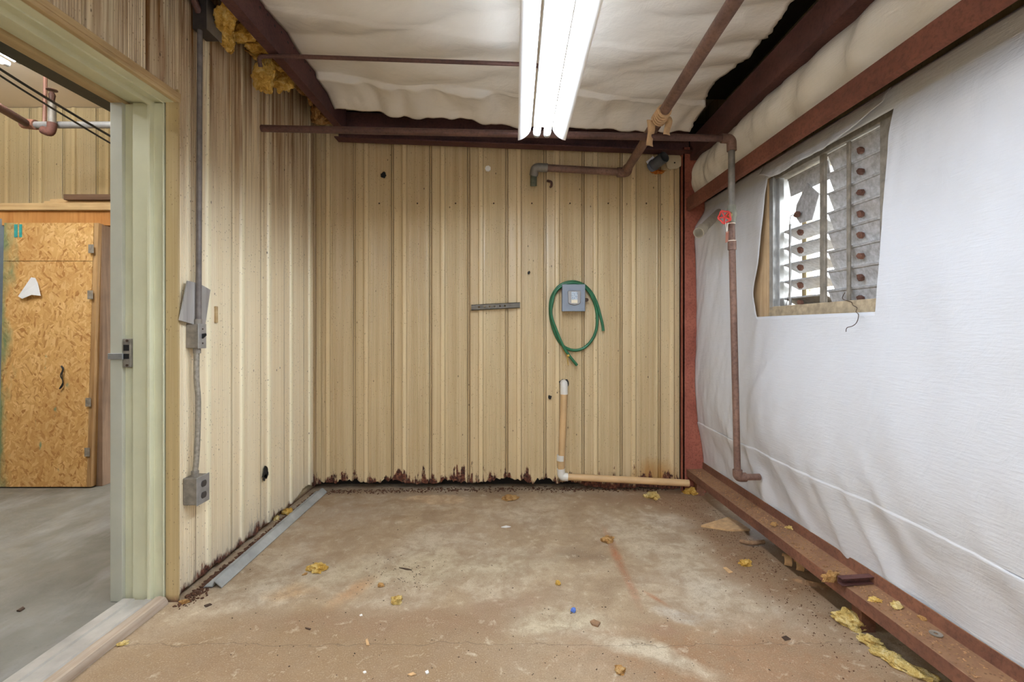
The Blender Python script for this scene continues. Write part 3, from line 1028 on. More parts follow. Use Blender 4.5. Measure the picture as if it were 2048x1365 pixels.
# flap of sheeting over the head of the window
rows = []
for i in range(11):
    t = i / 10
    r = []
    for k in range(50):
        Y = 1.93 + (2.86 - 1.93) * k / 49
        hang = 0.03 + 0.055 * smooth(1.93, 2.2, Y) * (1 + 0.5 * nz(Y * 4, 2)) * smooth(2.86, 2.7, Y)
        z = GU + 0.05 - t * (0.03 + hang)
        x = RW(Y) - 0.02 - 0.035 * t + 0.012 * nz(Y * 7, t * 1.2, 4) * t + 0.008 * nz(Y * 19, t, 2) * t
        r.append(Vector((x, Y, z)))
    rows.append(r)
vs, fs = grid_mesh(rows)
fl = obj('loose_flap', MB().add(vs, fs), M['sheet'], lower, sm=60, recalc=False)
md = fl.modifiers.new('thickness', 'SOLIDIFY'); md.thickness = 0.002

# upper right sheet between girt and eave
rows = []
for i in range(31):
    z = GU + 0.07 + (2.68 - GU - 0.07) * i / 30
    t = i / 30
    r = []
    for k in range(150):
        Y = REAR + 0.03 + (3.705 - REAR) * (1 - (1 - k / 149) ** 2.0)
        x = 1.475 + 0.018 * FL(Y)
        b = 0.075 * math.sin(math.pi * t) ** 0.8
        f = 0.034 * wrinkle(Y * 2.9 + z * 1.2, z * 0.7, 5.5) + 0.026 * nz(Y * 8 + z * 3, z * 1.5, 7) + 0.014 * wrinkle(Y * 9 - z * 4, z * 1.5, 1.7) + 0.006 * nz(Y * 26 + z * 8, z * 4, 1)
        r.append(Vector((x - b - f * math.sin(math.pi * min(1, t * 0.9 + 0.1)), Y, z)))
    rows.append(r)
vs, fs = grid_mesh(rows)
up = obj('insulation_sheet', MB().add(vs, fs), M['sheet_old'], None, 'strip of greyed plastic sheeting between the brown girt and the eave beam', 'sheeting', sm=60, recalc=False)
md = up.modifiers.new('thickness', 'SOLIDIFY'); md.thickness = 0.002

# ceiling sheet, sagging
def ceil_z(x, y):
    t = (x + 1.315) / (1.33 + 1.315)
    z = 2.965 - 0.165 * t
    z -= 0.055 * math.sin(math.pi * max(0, min(1, t))) * (0.7 + 0.3 * math.sin(y * 5.0))
    yseam = 3.13 + 0.03 * math.sin(t * 7) + 0.02 * t
    dy = y - yseam
    z -= 0.10 * smooth(0.0, 0.42, dy) ** 1.0
    # seam: overlapping lap with pleats
    z -= 0.022 * smooth(-0.008, 0.006, dy) * smooth(0.25, 0.0, dy)
    pl = smooth(-0.02, 0.02, dy)
    z += pl * (0.030 * nz(x * 6.5, y * 1.2, 2) + 0.020 * wrinkle(x * 5.5 + y, y * 1.5, 9) + 0.008 * nz(x * 16, y * 6, 3))
    z += (1 - pl) * (0.030 * wrinkle(x * 1.3 + y * 2.4, y * 1.6 - x * 0.5, 4.2) + 0.014 * nz(x * 4.5, y * 5, 6) + 0.004 * wrinkle(x * 4 + y * 5, y * 2, 2.2) + 0.0015 * nz(x * 14, y * 18, 1))
    # second, older lap nearer the camera
    d2 = y - (2.55 + 0.05 * x)
    z -= 0.008 * smooth(-0.005, 0.005, d2) * smooth(0.2, 0.0, d2)
    return z


rows = []
ysn = [REAR + 0.03 + k * 0.25 for k in range(25)] + [2.05 + k * 0.016 for k in range(90)]
for y in ysn:
    r = []
    xr = 1.275 + 0.025 * nz(y * 5, 3) + (0.012 * nz(y * 30, 8) if y > 2 else 0) - 0.04 * smooth(2.8, 2.95, y) * smooth(3.2, 3.0, y) + 0.03 * smooth(2.9, 2.6, y)
    for k in range(131):
        x = -1.312 + (xr + 1.312) * k / 130
        yy = y
        if y > 3.3:
            yy = y + (y - 3.3) * 0.35 * nz(x * 2.5, 1.5)
        r.append(Vector((x, yy, ceil_z(x, y))))
    rows.append(r)
vs, fs = grid_mesh(rows)
cs = obj('insulation_sheet', MB().add(vs, fs), M['sheet_old'], None, 'wrinkled off-white plastic sheeting sagging under the roof', 'sheeting', sm=60, recalc=False)
md = cs.modifiers.new('thickness', 'SOLIDIFY'); md.thickness = 0.002
# dark roof deck above the sheeting
mb = MB().box((XL, REAR, 3.20), (1.75, 3.95, 3.23))
obj('ceiling_deck', mb, M['cavity'], kind='structure', sm=0)

# ================================================================== LOUVRED WINDOW
WX = lambda Y: RW(Y) + 0.055


def wbox(mb, y0, y1, z0, z1, d0, d1):
    q = lambda y, d, z: Vector((WX(y) + d, y, z))
    return mb.hexa([q(y0, d0, z0), q(y0, d1, z0), q(y1, d1, z0), q(y1, d0, z0)], [q(y0, d0, z1), q(y0, d1, z1), q(y1, d1, z1), q(y1, d0, z1)])


win = empty('window_1', (RW(2.45) + 0.07, 2.45, 1.36), None, None, kind='structure')
yA, yB, yC, yD_ = 2.835, 2.455, 2.405, 2.055    # far stile, mullion far and near side, near stile
obj('side_board', wbox(MB(), 2.875, 3.06, 1.35, 2.26, -0.045, 0.0), M['window_trim'], win, sm=0, label='tan board beside the window')
obj('sill', wbox(MB(), 1.95, 2.90, 1.345, 1.425, -0.035, 0.14), M['sill'], win, sm=0, bevel=0.004, label='mottled dirty sill')
obj('head_frame', wbox(MB(), 1.93, 2.90, 2.185, 2.27, -0.02, 0.14), M['galv_dirty'], win, sm=0, bevel=0.003)
mb = wbox(MB(), 2.835, 2.875, 1.40, 2.20, -0.035, 0.14)
wbox(mb, 2.812, 2.835, 1.40, 2.20, -0.01, 0.02)
obj('side_frame', mb, M['galv'], win, sm=0, bevel=0.003)
mb = wbox(MB(), 1.985, 2.055, 1.40, 2.20, -0.02, 0.14)
obj('side_frame', mb, M['galv_dirty'], win, sm=0, bevel=0.003)
obj('mullion', wbox(MB(), yC + 0.012, yB, 1.40, 2.20, -0.012, 0.004), M['galv_dirty'], win, sm=0, bevel=0.003)


def louver(y0, y1, zc, tilt, d=0.035, hgt=0.104, dz=0.0):
    """slat turned about its long axis: tilt 0 closed (upright), positive opens the foot outwards"""
    mb = MB()
    c, s_ = math.cos(tilt), math.sin(tilt)
    prof = [(-0.003, -hgt / 2), (0.003, -hgt / 2), (0.003, hgt / 2), (-0.003, hgt / 2), (-0.007, hgt / 2 - 0.001), (-0.007, hgt / 2 - 0.010), (-0.003, hgt / 2 - 0.011)]
    fn = lambda u, v, t: Vector((WX(t) + d + u * c - v * s_, t, zc + u * s_ + v * c))
    return obj('louver', mb.prism(prof, fn, [y0, y1]), M['louver'], win, sm=0)


def clip(parent, yc, zc, d=0.018, rot=0.0, sc=1.0):
    mb = MB()
    pts = [(-0.022, 0.006), (-0.004, 0.018), (0.018, 0.012), (0.026, -0.006), (0.010, -0.020), (-0.008, -0.012)]
    cr, sr = math.cos(rot), math.sin(rot)
    prof = [((a * cr - b * sr) * sc, (a * sr + b * cr) * sc) for a, b in pts]
    mb.prism(prof, lambda u, v, t: Vector((WX(yc) + d + t, yc - u, zc + v)), [-0.007, 0.010])
    return obj('clip', mb, M['rust_bracket'], parent, sm=0, bevel=0.002)


z_top = 2.128
for k in range(8):
    zc = z_top - 0.0985 * k
    lv = louver(yD_ + 0.004, yC + 0.010, zc, 0.36, 0.024, 0.112)
    clip(lv, 2.208, zc - 0.005, 0.010, -0.5 + 0.3 * (k % 3), 0.85)
obj('operator_bar', wbox(MB(), 2.236, 2.256, z_top - 0.0985 * 7 - 0.03, z_top + 0.05, -0.018, -0.008), M['galv_dirty'], win, sm=0, bevel=0.002)
louver(yB + 0.004, 2.800, z_top - 0.005, 0.15, 0.045)
for k in range(3, 8):
    zc = z_top - 0.0985 * k
    lv = louver(yB + 0.004, 2.808, zc + 0.01, 1.08, 0.062)
    clip(lv, 2.66, zc + 0.0, 0.015, -0.3 + 0.2 * (k % 2), 0.95)
obj('operator_bar', wbox(MB(), 2.715, 2.729, z_top - 0.0985 * 7 - 0.01, z_top - 0.0985 * 3 + 0.06, -0.005, 0.005), M['galv'], win, sm=0, bevel=0.002)
# the broken slat hanging from its clip
q = lambda px, py, d: PX(px, py, WX(2.6) + d)
front = [q(1590, 432, 0.03), q(1593, 410, 0.03), q(1614, 367, 0.03), q(1638, 388, 0.03), q(1624, 440, 0.03), q(1600, 447, 0.03)]
mb = MB().add(front + [p + Vector((0.006, 0, 0.001)) for p in front], [tuple(range(6)), tuple(range(11, 5, -1))] + [(i, i + 6, (i + 1) % 6 + 6, (i + 1) % 6) for i in range(6)])
lv = obj('broken_louver', mb, M['louver'], win, sm=0, label='loose broken louvre hanging askew')
clip(lv, q(1597, 430, 0.02).y, q(1597, 430, 0.02).z, 0.012, 0.4)
# wires
mb = MB().tube(spline([q(1594, 430, 0.0), q(1584, 431, 0.0), q(1580, 440, 0.0), q(1578, 500, 0.0), q(1580, 570, 0.0), q(1572, 612, 0.0)]), 0.0016, 6)
obj('wire', mb, M['dark_bits'], win)
wpts = [q(1690, 585, -0.01), q(1685, 598, -0.02), q(1702, 604, -0.03), q(1706, 611, -0.04), q(1714, 616, -0.05), q(1712, 624, -0.055), q(1717, 630, -0.075), q(1714, 644, -0.09), q(1706, 652, -0.095), q(1694, 656, -0.10), q(1692, 664, -0.10)]
mb = MB().tube(spline(wpts, 5), 0.0016, 6)
obj('wire', mb, M['dark_bits'], win, label='thin dark wire dangling below the sill')
mb = MB().tube([q(1529, 612, -0.045), q(1537, 612, -0.035)], 0.006, 8)
obj('screw_anchor', mb, M['red'], win, label='small red anchor plug')

# ================================================================== CEILING LAMP
LY0, LY1 = 0.16, 2.60
xl_, xr_ = P(1037, 280, LY1).x, P(1130, 272, LY1).x
xc = (xl_ + xr_) / 2
hw = (xr_ - xl_) / 2
zl = P(1037, 281, LY1).z
lamp = empty('ceiling_light', (xc, (LY0 + LY1) / 2, zl), 'lit fluorescent fixture with curved white reflector wings hanging under the ceiling sheeting', 'ceiling light')
for sgn in (-1, 1):
    outer = []
    for k in range(9):
        t = k / 8
        # quarter bow from the lip up to the channel
        x = sgn * (hw - (hw - 0.059) * math.sin(t * math.pi / 2))
        z = 0.0 + 0.068 * (1 - math.cos(t * math.pi / 2)) ** 0.75
        outer.append((x, z))
    prof = outer + [(x - sgn * 0.0, z + 0.0035) for (x, z) in reversed(outer)]
    prof = [(sgn * (hw + 0.003), 0.0)] + prof[:1] + prof[1:9] + [(x + sgn * 0.002, z + 0.004) for (x, z) in reversed(outer[1:])] + [(sgn * (hw + 0.003), 0.006)]
    mb = MB().prism(prof, lambda u, v, t: Vector((xc + u, t, zl + v)), [LY0, LY1])
    obj('reflector', mb, M['enamel'], lamp, sm=50)
mb = MB().prism([(-0.045, 0.070), (0.045, 0.070), (0.045, 0.118), (-0.045, 0.118)], lambda u, v, t: Vector((xc + u, t, zl + v)), [LY0, LY1 - 0.005])
obj('channel', mb, M['enamel'], lamp, sm=0, bevel=0.003)
for sx in (-0.028, 0.028):
    tb = obj('tube', MB().tube([(xc + sx, LY0 + 0.03, zl + 0.032), (xc + sx, LY1 - 0.03, zl + 0.032)], 0.019, 16), M['tube'], lamp)
    for yy in (LY0 + 0.015, LY1 - 0.018):
        obj('end_cap', MB().tube([(xc + sx, yy - 0.014, zl + 0.032), (xc + sx, yy + 0.014, zl + 0.032)], 0.0195, 16), M['galv'], tb)
        obj('lamp_holder', MB().box((xc + sx - 0.012, yy - 0.006, zl + 0.045), (xc + sx + 0.012, yy + 0.006, zl + 0.07)), M['enamel'], lamp, sm=0)
for yy in (0.6, 2.2):
    obj('hanger', MB().tube([(xc, yy, zl + 0.117), (xc, yy, 2.90)], 0.003, 6), M['galv'], lamp)

# added fill light: unseen bare tubes behind the camera, brightening ceiling and walls
rl = empty('ceiling_light', (-0.5, -2.2, 2.3), 'added twin tube fill light, unseen behind the camera', 'ceiling light')
for sx in (-0.05, 0.05):
    obj('tube', MB().tube([(-0.5 + sx, -3.4, 2.3), (-0.5 + sx, -1.0, 2.3)], 0.019, 14), M['fill_tube'], rl)
obj('channel', MB().box((-0.5 - 0.025, -3.42, 2.34), (-0.5 + 0.025, -0.98, 2.39)), M['enamel'], rl, sm=0, bevel=0.003)

# feed conduit to the lamp, with a hooked far end
rz = PUZ - 0.016
ry = (rz - H) * F / 545
mb = MB().tube(bend([(-1.425, ry + 0.02, rz - 0.05), (-1.425, ry, rz - 0.004), (-1.30, ry, rz), (xc, ry, rz - 0.05), (xc, ry - 0.06, zl + 0.16)], 0.05), 0.0115, 10)
obj('lamp_conduit', mb, M['pipe_dark'], None, 'thin dark conduit rod running under the ceiling sheeting to the lamp', 'conduit')

# ================================================================== PIPES
HY = 2.88
drop = empty('drop_pipe', (P(1475, 958, HY).x, HY, P(1475, 958, HY).z), 'brown steel pipe crossing the room and dropping beside the window with a valve', 'pipe')
a, b = P(523, 257, HY), P(1448, 277, HY)
bt = P(1475, 955, HY)
c_ = P(1463, 278, HY)
obj('cross_run', MB().tube([a, b], 0.021, 16), M['pipe_dark'], drop)
elb = [b - Vector((0.0, 0, 0)), c_ + Vector((0, 0, 0.002)), P(1464, 300, HY)]
obj('elbow', MB().tube(bend([b - Vector((0.015, 0, 0)), c_, P(1463.5, 302, HY)], 0.04, 8), 0.028, 16), M['pipe_brown'], drop)
v0, v1 = P(1463, 290, HY), P(1463, 414, HY)
obj('riser', MB().tube([v0, v1], 0.0195, 16), M['pipe_grey'], drop)
obj('riser', MB().tube([P(1463, 444, HY), bt], 0.0195, 16), M['pipe_brown'], drop)
obj('collar_ring', MB().tube([P(1463.3, 446.5, HY), P(1463.3, 448.5, HY)], 0.022, 16), M['string'], drop)
obj('collar_ring', MB().tube([P(1464, 481.5, HY), P(1464, 483.5, HY)], 0.024, 16), M['string'], drop)
obj('coupling', MB().tube([P(1464, 483, HY), P(1464, 500, HY)], 0.0245, 16), M['pipe_brown'], drop)
va = P(1463, 411, HY); vb = P(1463, 446, HY)
n = 10
pts = [va + (vb - va) * k / n for k in range(n + 1)]
rs = [0.024, 0.026, 0.026, 0.028, 0.031, 0.032, 0.031, 0.028, 0.026, 0.026, 0.024]
valve = obj('valve_body', MB().tube(pts, rs, 18), plain('grey_green_bronze', (128, 126, 112), 0.55, 0.3, 0.2, 30), drop)
vd = (P(1436, 441, HY) - P(1463, 428, HY)).normalized()
vd = Vector((vd.x * 0.8, -0.55, vd.z * 0.8)).normalized()
vc = P(1463, 428, HY)
obj('bonnet', MB().tube([vc, vc + vd * 0.045, vc + vd * 0.047, vc + vd * 0.062], [0.021, 0.019, 0.013, 0.013], 12), plain('brass', (142, 122, 78), 0.45, 0.6, 0.2, 30), valve)
hc = vc + vd * 0.085
ax1 = vd.cross(Vector((0, 0, 1))).normalized(); ax2 = vd.cross(ax1)
ring = [hc + (ax1 * math.cos(q_) + ax2 * math.sin(q_)) * (0.036 + 0.004 * math.cos(5 * q_)) for q_ in [2 * math.pi * k / 30 for k in range(31)]]
mb = MB().tube(ring, 0.0055, 8)
for k in range(5):
    q_ = 2 * math.pi * k / 5
    mb.tube([hc, hc + (ax1 * math.cos(q_) + ax2 * math.sin(q_)) * 0.038], 0.005, 6)
mb.tube([vc + vd * 0.05, hc + vd * 0.006], 0.006, 8)
obj('handwheel', mb, M['red'], valve, label='small red handwheel')
tg = hc + Vector((0.012, -0.004, -0.045))
mb = MB().tube([hc + Vector((0.006, 0, -0.034)), tg + Vector((0.0, 0, -0.05))], 0.0018, 5)
mb.tube([hc + Vector((0.02, 0, -0.03)), tg + Vector((0.0, 0, -0.05))], 0.0018, 5)
obj('string', mb, M['string'], valve)
ta = tg + Vector((0, 0, -0.045))
mb = MB().hexa([ta + Vector((-0.007, -0.001, 0)), ta + Vector((0.011, -0.001, 0.004)), ta + Vector((0.011, 0.001, 0.004)), ta + Vector((-0.007, 0.001, 0))],
               [ta + Vector((-0.009, -0.001, -0.066)), ta + Vector((0.007, -0.001, -0.058)), ta + Vector((0.007, 0.001, -0.058)), ta + Vector((-0.009, 0.001, -0.066))])
obj('tag', mb, M['tag_brown'], valve, sm=0, label='brown valve tag')
fe = Vector((RW(HY) - 0.03, HY + 0.01, bt.z - 0.002))
obj('foot_elbow', MB().tube(bend([bt + Vector((0, 0, 0.045)), bt, bt + Vector((0.05, 0.0, 0))], 0.03, 8), 0.028, 16), M['pipe_brown'], drop)
obj('foot_stub', MB().tube([bt + Vector((0.03, 0, 0)), fe], 0.0195, 14), M['pipe_brown'], drop)

# stub pipe poking out of the sheeting
sp_ = empty('stub_pipe', P(1397, 468, 3.12), 'short grey tan pipe stub poking out of the white sheeting beside the red valve', 'pipe')
s0, s1 = P(1438, 426, 3.42), P(1397, 466, 3.12)
mb = MB().tube([s0, s1], 0.030, 18, caps=False)
mb.tube([s1, s0.lerp(s1, 0.4)], 0.026, 18, caps=False)
obj('pipe_body', mb, plain('grey_tan_pipe', (146, 134, 116), 0.6, 0, 0.2, 25), sp_, sm=60, recalc=False)
mb = MB().tube([s0.lerp(s1, 0.80), s0.lerp(s1, 0.801), s0.lerp(s1, 1.0), s0.lerp(s1, 1.0), s0.lerp(s1, 0.9)], [0.030, 0.035, 0.035, 0.030, 0.029], 18, caps=False)
obj('end_collar', mb, plain('grey_tan_collar', (158, 146, 126), 0.6, 0, 0.2, 25), sp_, sm=50)
obj('pipe_bore', MB().tube([s0.lerp(s1, 0.5), s0.lerp(s1, 0.52)], 0.026, 16), M['black'], sp_)

# thick overhead pipe
DY = 3.70
big = empty('overhead_pipe', P(1250, 345, DY), 'thick brown overhead pipe coming forward from the back wall, wrapped with tape', 'pipe')
e0 = P(1250, 345, DY)
far_dir = PX(1470, 0, 0.862) - e0
end = e0 + far_dir * 2.4
obj('long_run', MB().tube([e0 + far_dir * 0.01, end], 0.031, 18), M['pipe_brown'], big)
jt = e0 + far_dir * 0.335
obj('coupling', MB().tube([jt, jt + far_dir * 0.11], 0.036, 18), M['pipe_brown'], big)
tw = MB()
w0 = e0 + far_dir * 0.46
dn = far_dir.normalized()
sx = dn.cross(Vector((0, 0, 1))).normalized(); sz = sx.cross(dn)
coil = []
for k in range(61):
    q_ = 2 * math.pi * k / 12
    coil.append(w0 + dn * (0.0022 * k) + (sx * math.cos(q_) + sz * math.sin(q_)) * (0.036 + 0.002 * math.sin(k)))
tw.tube(coil, 0.009, 6)
wrap = obj('tape_wrap', tw, M['wrap'], big, label='tan paper tape wound round the pipe')
for (off, ln, sw) in ((-0.045, 0.16, 0.2), (0.045, 0.11, -0.3)):
    rows = []
    for i in range(9):
        t = i / 8
        c = w0 + dn * (0.03 if off > 0 else -0.01) + sx * (-off) + Vector((0.008 * math.sin(t * 5), -0.01 * t, -ln * t + 0.01))
        rows.append([c + Vector((-0.020, 0.012 * math.sin(t * 6), 0)), c, c + Vector((0.020, -0.012 * math.sin(t * 7), -0.01 * t))])
    vs, fs = grid_mesh(rows)
    o = obj('tape_tail', MB().add(vs, fs), M['wrap'], wrap, sm=60, recalc=False)
    md = o.modifiers.new('thickness', 'SOLIDIFY'); md.thickness = 0.0015
l0 = P(1090, 336, DY)
obj('elbow', MB().tube(bend([e0 + Vector((-0.06, 0, 0)), e0 + Vector((0.012, 0, 0)), e0 + far_dir * 0.045], 0.05, 8), 0.038, 18), M['pipe_brown'], big)
obj('short_run', MB().tube([e0, l0], 0.0285, 18), M['pipe_brown'], big)
obj('wall_elbow', MB().tube(bend([l0 + Vector((0.02, 0, 0)), P(1070, 335, DY), P(1067, 352, DY + 0.02)], 0.05, 8), 0.034, 18), M['pipe_grey'], big)
obj('wall_stub', MB().tube([P(1067, 348, DY + 0.02), P(1067, 372, DY + 0.06)], 0.026, 14), plain('greenish_iron', (92, 96, 80), 0.7, 0.1, 0.4, 30), big)

# small rusty hook pipe
mb = MB().tube(bend([P(1101, 374, D - 0.01), P(1103, 372, D - 0.05), P(1103, 364, D - 0.05), P(1095, 362, D - 0.02)], 0.02), 0.010, 10)
obj('pipe_hook', mb, M['pipe_dark'], None, 'small rusty bent hook on the back wall under the overhead pipe', 'hook')

# dark waste pipe through the wall, top right, with a cream patch
dp = empty('waste_pipe', P(1315, 325, D - 0.05), 'short open slate grey pipe poking through the top right of the back wall', 'pipe')
mb = MB()
pc = P(1346, 324, D - 0.016)
mb.disc(pc, (0, -1, 0), 0.066, 22, 0.008, 0.12, 3)
obj('patch', mb, M['collar'], dp, label='round cream patch behind the pipe')
mb = MB().disc(pc + Vector((0.01, -0.009, -0.01)), (0, -1, 0), 0.006, 8, 0.002)
obj('patch_hole', mb, M['black'], dp)
p0, p1 = P(1303, 334, D - 0.02), P(1329, 314, D - 0.16)
mb = MB().tube([p0, p1], 0.043, 18, caps=False)
mb.tube([p1, p0 + (p1 - p0) * 0.15], 0.037, 18, caps=False)
n0 = len(mb.v)
obj('pipe_body', mb, M['duct'], dp, sm=60, recalc=False)
mb = MB().tube([p0 + (p1 - p0) * 0.3, p0 + (p1 - p0) * 0.35], 0.036, 18)
obj('pipe_bore', mb, M['black'], dp)
mb = MB().tube([p0 + (p1 - p0) * 0.02, p0 + (p1 - p0) * 0.22], 0.047, 18)
obj('pipe_collar', mb, plain('blue_grey_collar', (96, 104, 122), 0.5, 0, 0.2, 20), dp)
a = P(1301, 316, D - 0.05)
mb = MB().hexa([a + Vector((-0.035, 0, -0.03)), a + Vector((0.02, 0, 0.015)), a + Vector((0.02, 0.004, 0.015)), a + Vector((-0.035, 0.004, -0.03))],
               [a + Vector((-0.02, 0, -0.05)), a + Vector((0.035, 0, -0.005)), a + Vector((0.035, 0.004, -0.005)), a + Vector((-0.02, 0.004, -0.05))])
obj('pipe_label', mb, M['paper'], dp, sm=0, label='torn pale sticker')
mb = MB().blob(P(1316, 344, D - 0.03), (0.05, 0.02, 0.016), 3, 0.5, 2.4, 4.0)
obj('foam_ooze', mb, foam_mat('orange_foam', (190, 112, 48), (130, 70, 26), (206, 150, 90)), dp, label='orange foam squeezed out below the pipe')

# ================================================================== BACK WALL FITTINGS
# disconnect box
bx0, bx1 = P(1122, 571, D), P(1167, 624, D)
yb = D - 0.095
box = empty('disconnect_box', ((bx0.x + bx1.x) / 2, D - 0.05, bx1.z), 'small grey electrical disconnect box on the back wall inside the green hose', 'electrical box')
obj('body', MB().box((bx0.x + 0.003, yb + 0.012, bx1.z + 0.003), (bx1.x - 0.003, D - 0.002, bx0.z - 0.003)), M['box_grey'], box, sm=0, bevel=0.004)
cv = obj('cover', MB().box((bx0.x, yb, bx1.z), (bx1.x, yb + 0.014, bx0.z)), M['box_grey'], box, sm=0, bevel=0.004)
cx, cz = (bx0.x + bx1.x) / 2 + 0.004, (bx0.z + bx1.z) / 2 + 0.004
sh = [(-0.052, 0.040), (-0.046, 0.052), (0.046, 0.052), (0.052, 0.040), (0.048, -0.044), (0.036, -0.054), (0.0, -0.062), (-0.036, -0.054), (-0.048, -0.044)]
pl = obj('raised_plate', MB().prism(sh, lambda u, v, t: Vector((cx + u, yb - t, cz + v)), [0.0, 0.014]), M['box_plate'], cv, sm=0, bevel=0.005)
# label: printed sticker with a blue drawing
t = NT('printed_label', 0.5)
lx, ly_, lz = t.sep()
f = t.voro(110.0)
c = t.mix(t.ramp(f, [(0.25, 1.0), (0.4, 0.2)]), lin((206, 216, 222)), lin((92, 118, 150)))
c = t.mix(t.ramp(t.math('SUBTRACT', lz, cz - 0.022), [(0.0, 1.0), (0.002, 0.0)]), c, lin((238, 226, 198)))
t.color(c)
obj('sticker', MB().box((cx - 0.024, yb - 0.0155, cz - 0.046), (cx + 0.024, yb - 0.0135, cz + 0.042)), t.m, pl if False else cv, sm=0, label='blue and cream printed sticker')
obj('side_handle', MB().tube([(bx1.x - 0.002, yb + 0.04, cz - 0.018), (bx1.x + 0.016, yb + 0.04, cz - 0.018), (bx1.x + 0.018, yb + 0.03, cz - 0.018)], 0.014, 12), M['dark_bits'], box)

# green hose looped round the box
zs_ = 6.5
hp = [(1082, 795), (1072, 715), (1045, 600), (1000, 440), (930, 300), (840, 205), (740, 160), (640, 158), (540, 192), (462, 262), (408, 370), (392, 480), (396, 600),
      (420, 720), (470, 860), (545, 975), (640, 1035), (740, 1046), (840, 1010), (930, 920), (985, 800), (1004, 660), (988, 500), (930, 340), (845, 225), (740, 172), (610, 182), (505, 240),
      (440, 330), (418, 430), (402, 540), (418, 640), (470, 780), (540, 950), (620, 1090), (742, 1243)]
pts = []
for i, (u, v) in enumerate(hp):
    t = i / (len(hp) - 1)
    dep = 0.030 + (0.022 if 12 <= i <= 22 else 0.0) + (0.026 if i > 27 else 0)
    dep = 0.026 if i < 10 else (0.026 + 0.0 * t if i < 14 else (0.026 if i < 23 else 0.030))
    if i >= 23: dep = 0.052
    pts.append(P(1040 + u / zs_, 540 + v / zs_, D - dep))
hose = obj('garden_hose', MB().tube(spline(pts, 6), 0.0115, 12), M['hose'], None, 'green hose looped in an oval on the back wall around the grey box', 'hose')
a, b = P(1040 + 622 / zs_, 540 + 1105 / zs_, D - 0.062), P(1040 + 634 / zs_, 540 + 1120 / zs_, D - 0.062)
mb = MB().tube([P(1040 + 615 / zs_, 540 + 1120 / zs_, D - 0.053), P(1040 + 640 / zs_, 540 + 1108 / zs_, D - 0.053)], 0.0128, 10)
mb.tube([P(1040 + 610 / zs_, 540 + 1120 / zs_, D - 0.05), P(1040 + 628 / zs_, 540 + 1240 / zs_, D - 0.03)], 0.003, 6)
mb.tube([P(1040 + 600 / zs_, 540 + 1100 / zs_, D - 0.05), P(1040 + 560 / zs_, 540 + 1030 / zs_, D - 0.03)], 0.003, 6)
obj('yellow_tie', mb, plain('yellow_tie', (206, 168, 70), 0.6, 0, 0.1), hose, label='yellow tie near the hose end')

# slotted strut bar
a, b = P(943.5, 616, D), P(1040, 611, D)
mb = MB()
hh = 0.022
up_ = Vector((0, 0, hh))
d_ = (b - a)
def bar_pt(t, dz, dy): return a + d_ * t + Vector((0, -dy, dz))
slots = [0.16, 0.27, 0.38, 0.48, 0.59, 0.69]
sw = 0.020
cuts = [0.0]
for s_ in slots: cuts += [s_ - sw, s_ + sw]
cuts.append(1.0)
for i in range(len(cuts) - 1):
    t0, t1 = cuts[i], cuts[i + 1]
    solid_seg = (i % 2 == 0)
    for (z0, z1) in (((-hh, hh),) if solid_seg else ((-hh, -0.006), (0.006, hh))):
        mb.hexa([bar_pt(t0, z0, 0.042), bar_pt(t1, z0, 0.042), bar_pt(t1, z0, 0.039), bar_pt(t0, z0, 0.039)], [bar_pt(t0, z1, 0.042), bar_pt(t1, z1, 0.042), bar_pt(t1, z1, 0.039), bar_pt(t0, z1, 0.039)])
for (z0, z1) in ((-hh, -hh + 0.004), (hh - 0.004, hh)):
    mb.hexa([bar_pt(0, z0, 0.042), bar_pt(1, z0, 0.042), bar_pt(1, z0, 0.011), bar_pt(0, z0, 0.011)], [bar_pt(0, z1, 0.042), bar_pt(1, z1, 0.042), bar_pt(1, z1, 0.011), bar_pt(0, z1, 0.011)])
obj('slotted_strut', mb, M['strut'], None, 'short dark slotted steel strut fixed flat on the back wall', 'metal bar', sm=0)
mb = MB().disc(P(976, 338, D - 0.004), (0, -1, 0), 0.024, 7, 0.012)
obj('wall_plug', mb, M['white_bits'], None, 'small pale plug in the back wall, top centre', 'plug', sm=0)

# pvc drain
PY = D - 0.05
pv = empty('drain_pipe', P(1123, 955, PY), 'tan plastic drain pipe with white fittings running down and along the back wall', 'pipe')
top = P(1128, 769, PY)
obj('top_elbow', MB().tube(bend([top + Vector((0, 0.06, 0.004)), top + Vector((0, 0, 0.004)), P(1128, 789, PY)], 0.035, 8), 0.030, 16), M['pvc_white'], pv)
obj('riser', MB().tube([P(1128, 786, PY), P(1122, 945, PY)], 0.0265, 16), M['pvc_tan'], pv)
obj('coupling', MB().tube([P(1121.5, 911, PY), P(1121, 922, PY)], 0.031, 16), M['pvc_white'], pv)
le = P(1122, 953, PY)
obj('bottom_elbow', MB().tube(bend([P(1121.5, 938, PY), le + Vector((0.003, 0, -0.004)), le + Vector((0.055, -0.005, -0.006))], 0.035, 8), 0.032, 16), M['pvc_white'], pv)
r0, r1 = P(1130, 954, PY), P(1378, 967, PY - 0.09)
obj('floor_run', MB().tube([r0, r1], 0.0265, 16), M['pvc_tan'], pv)

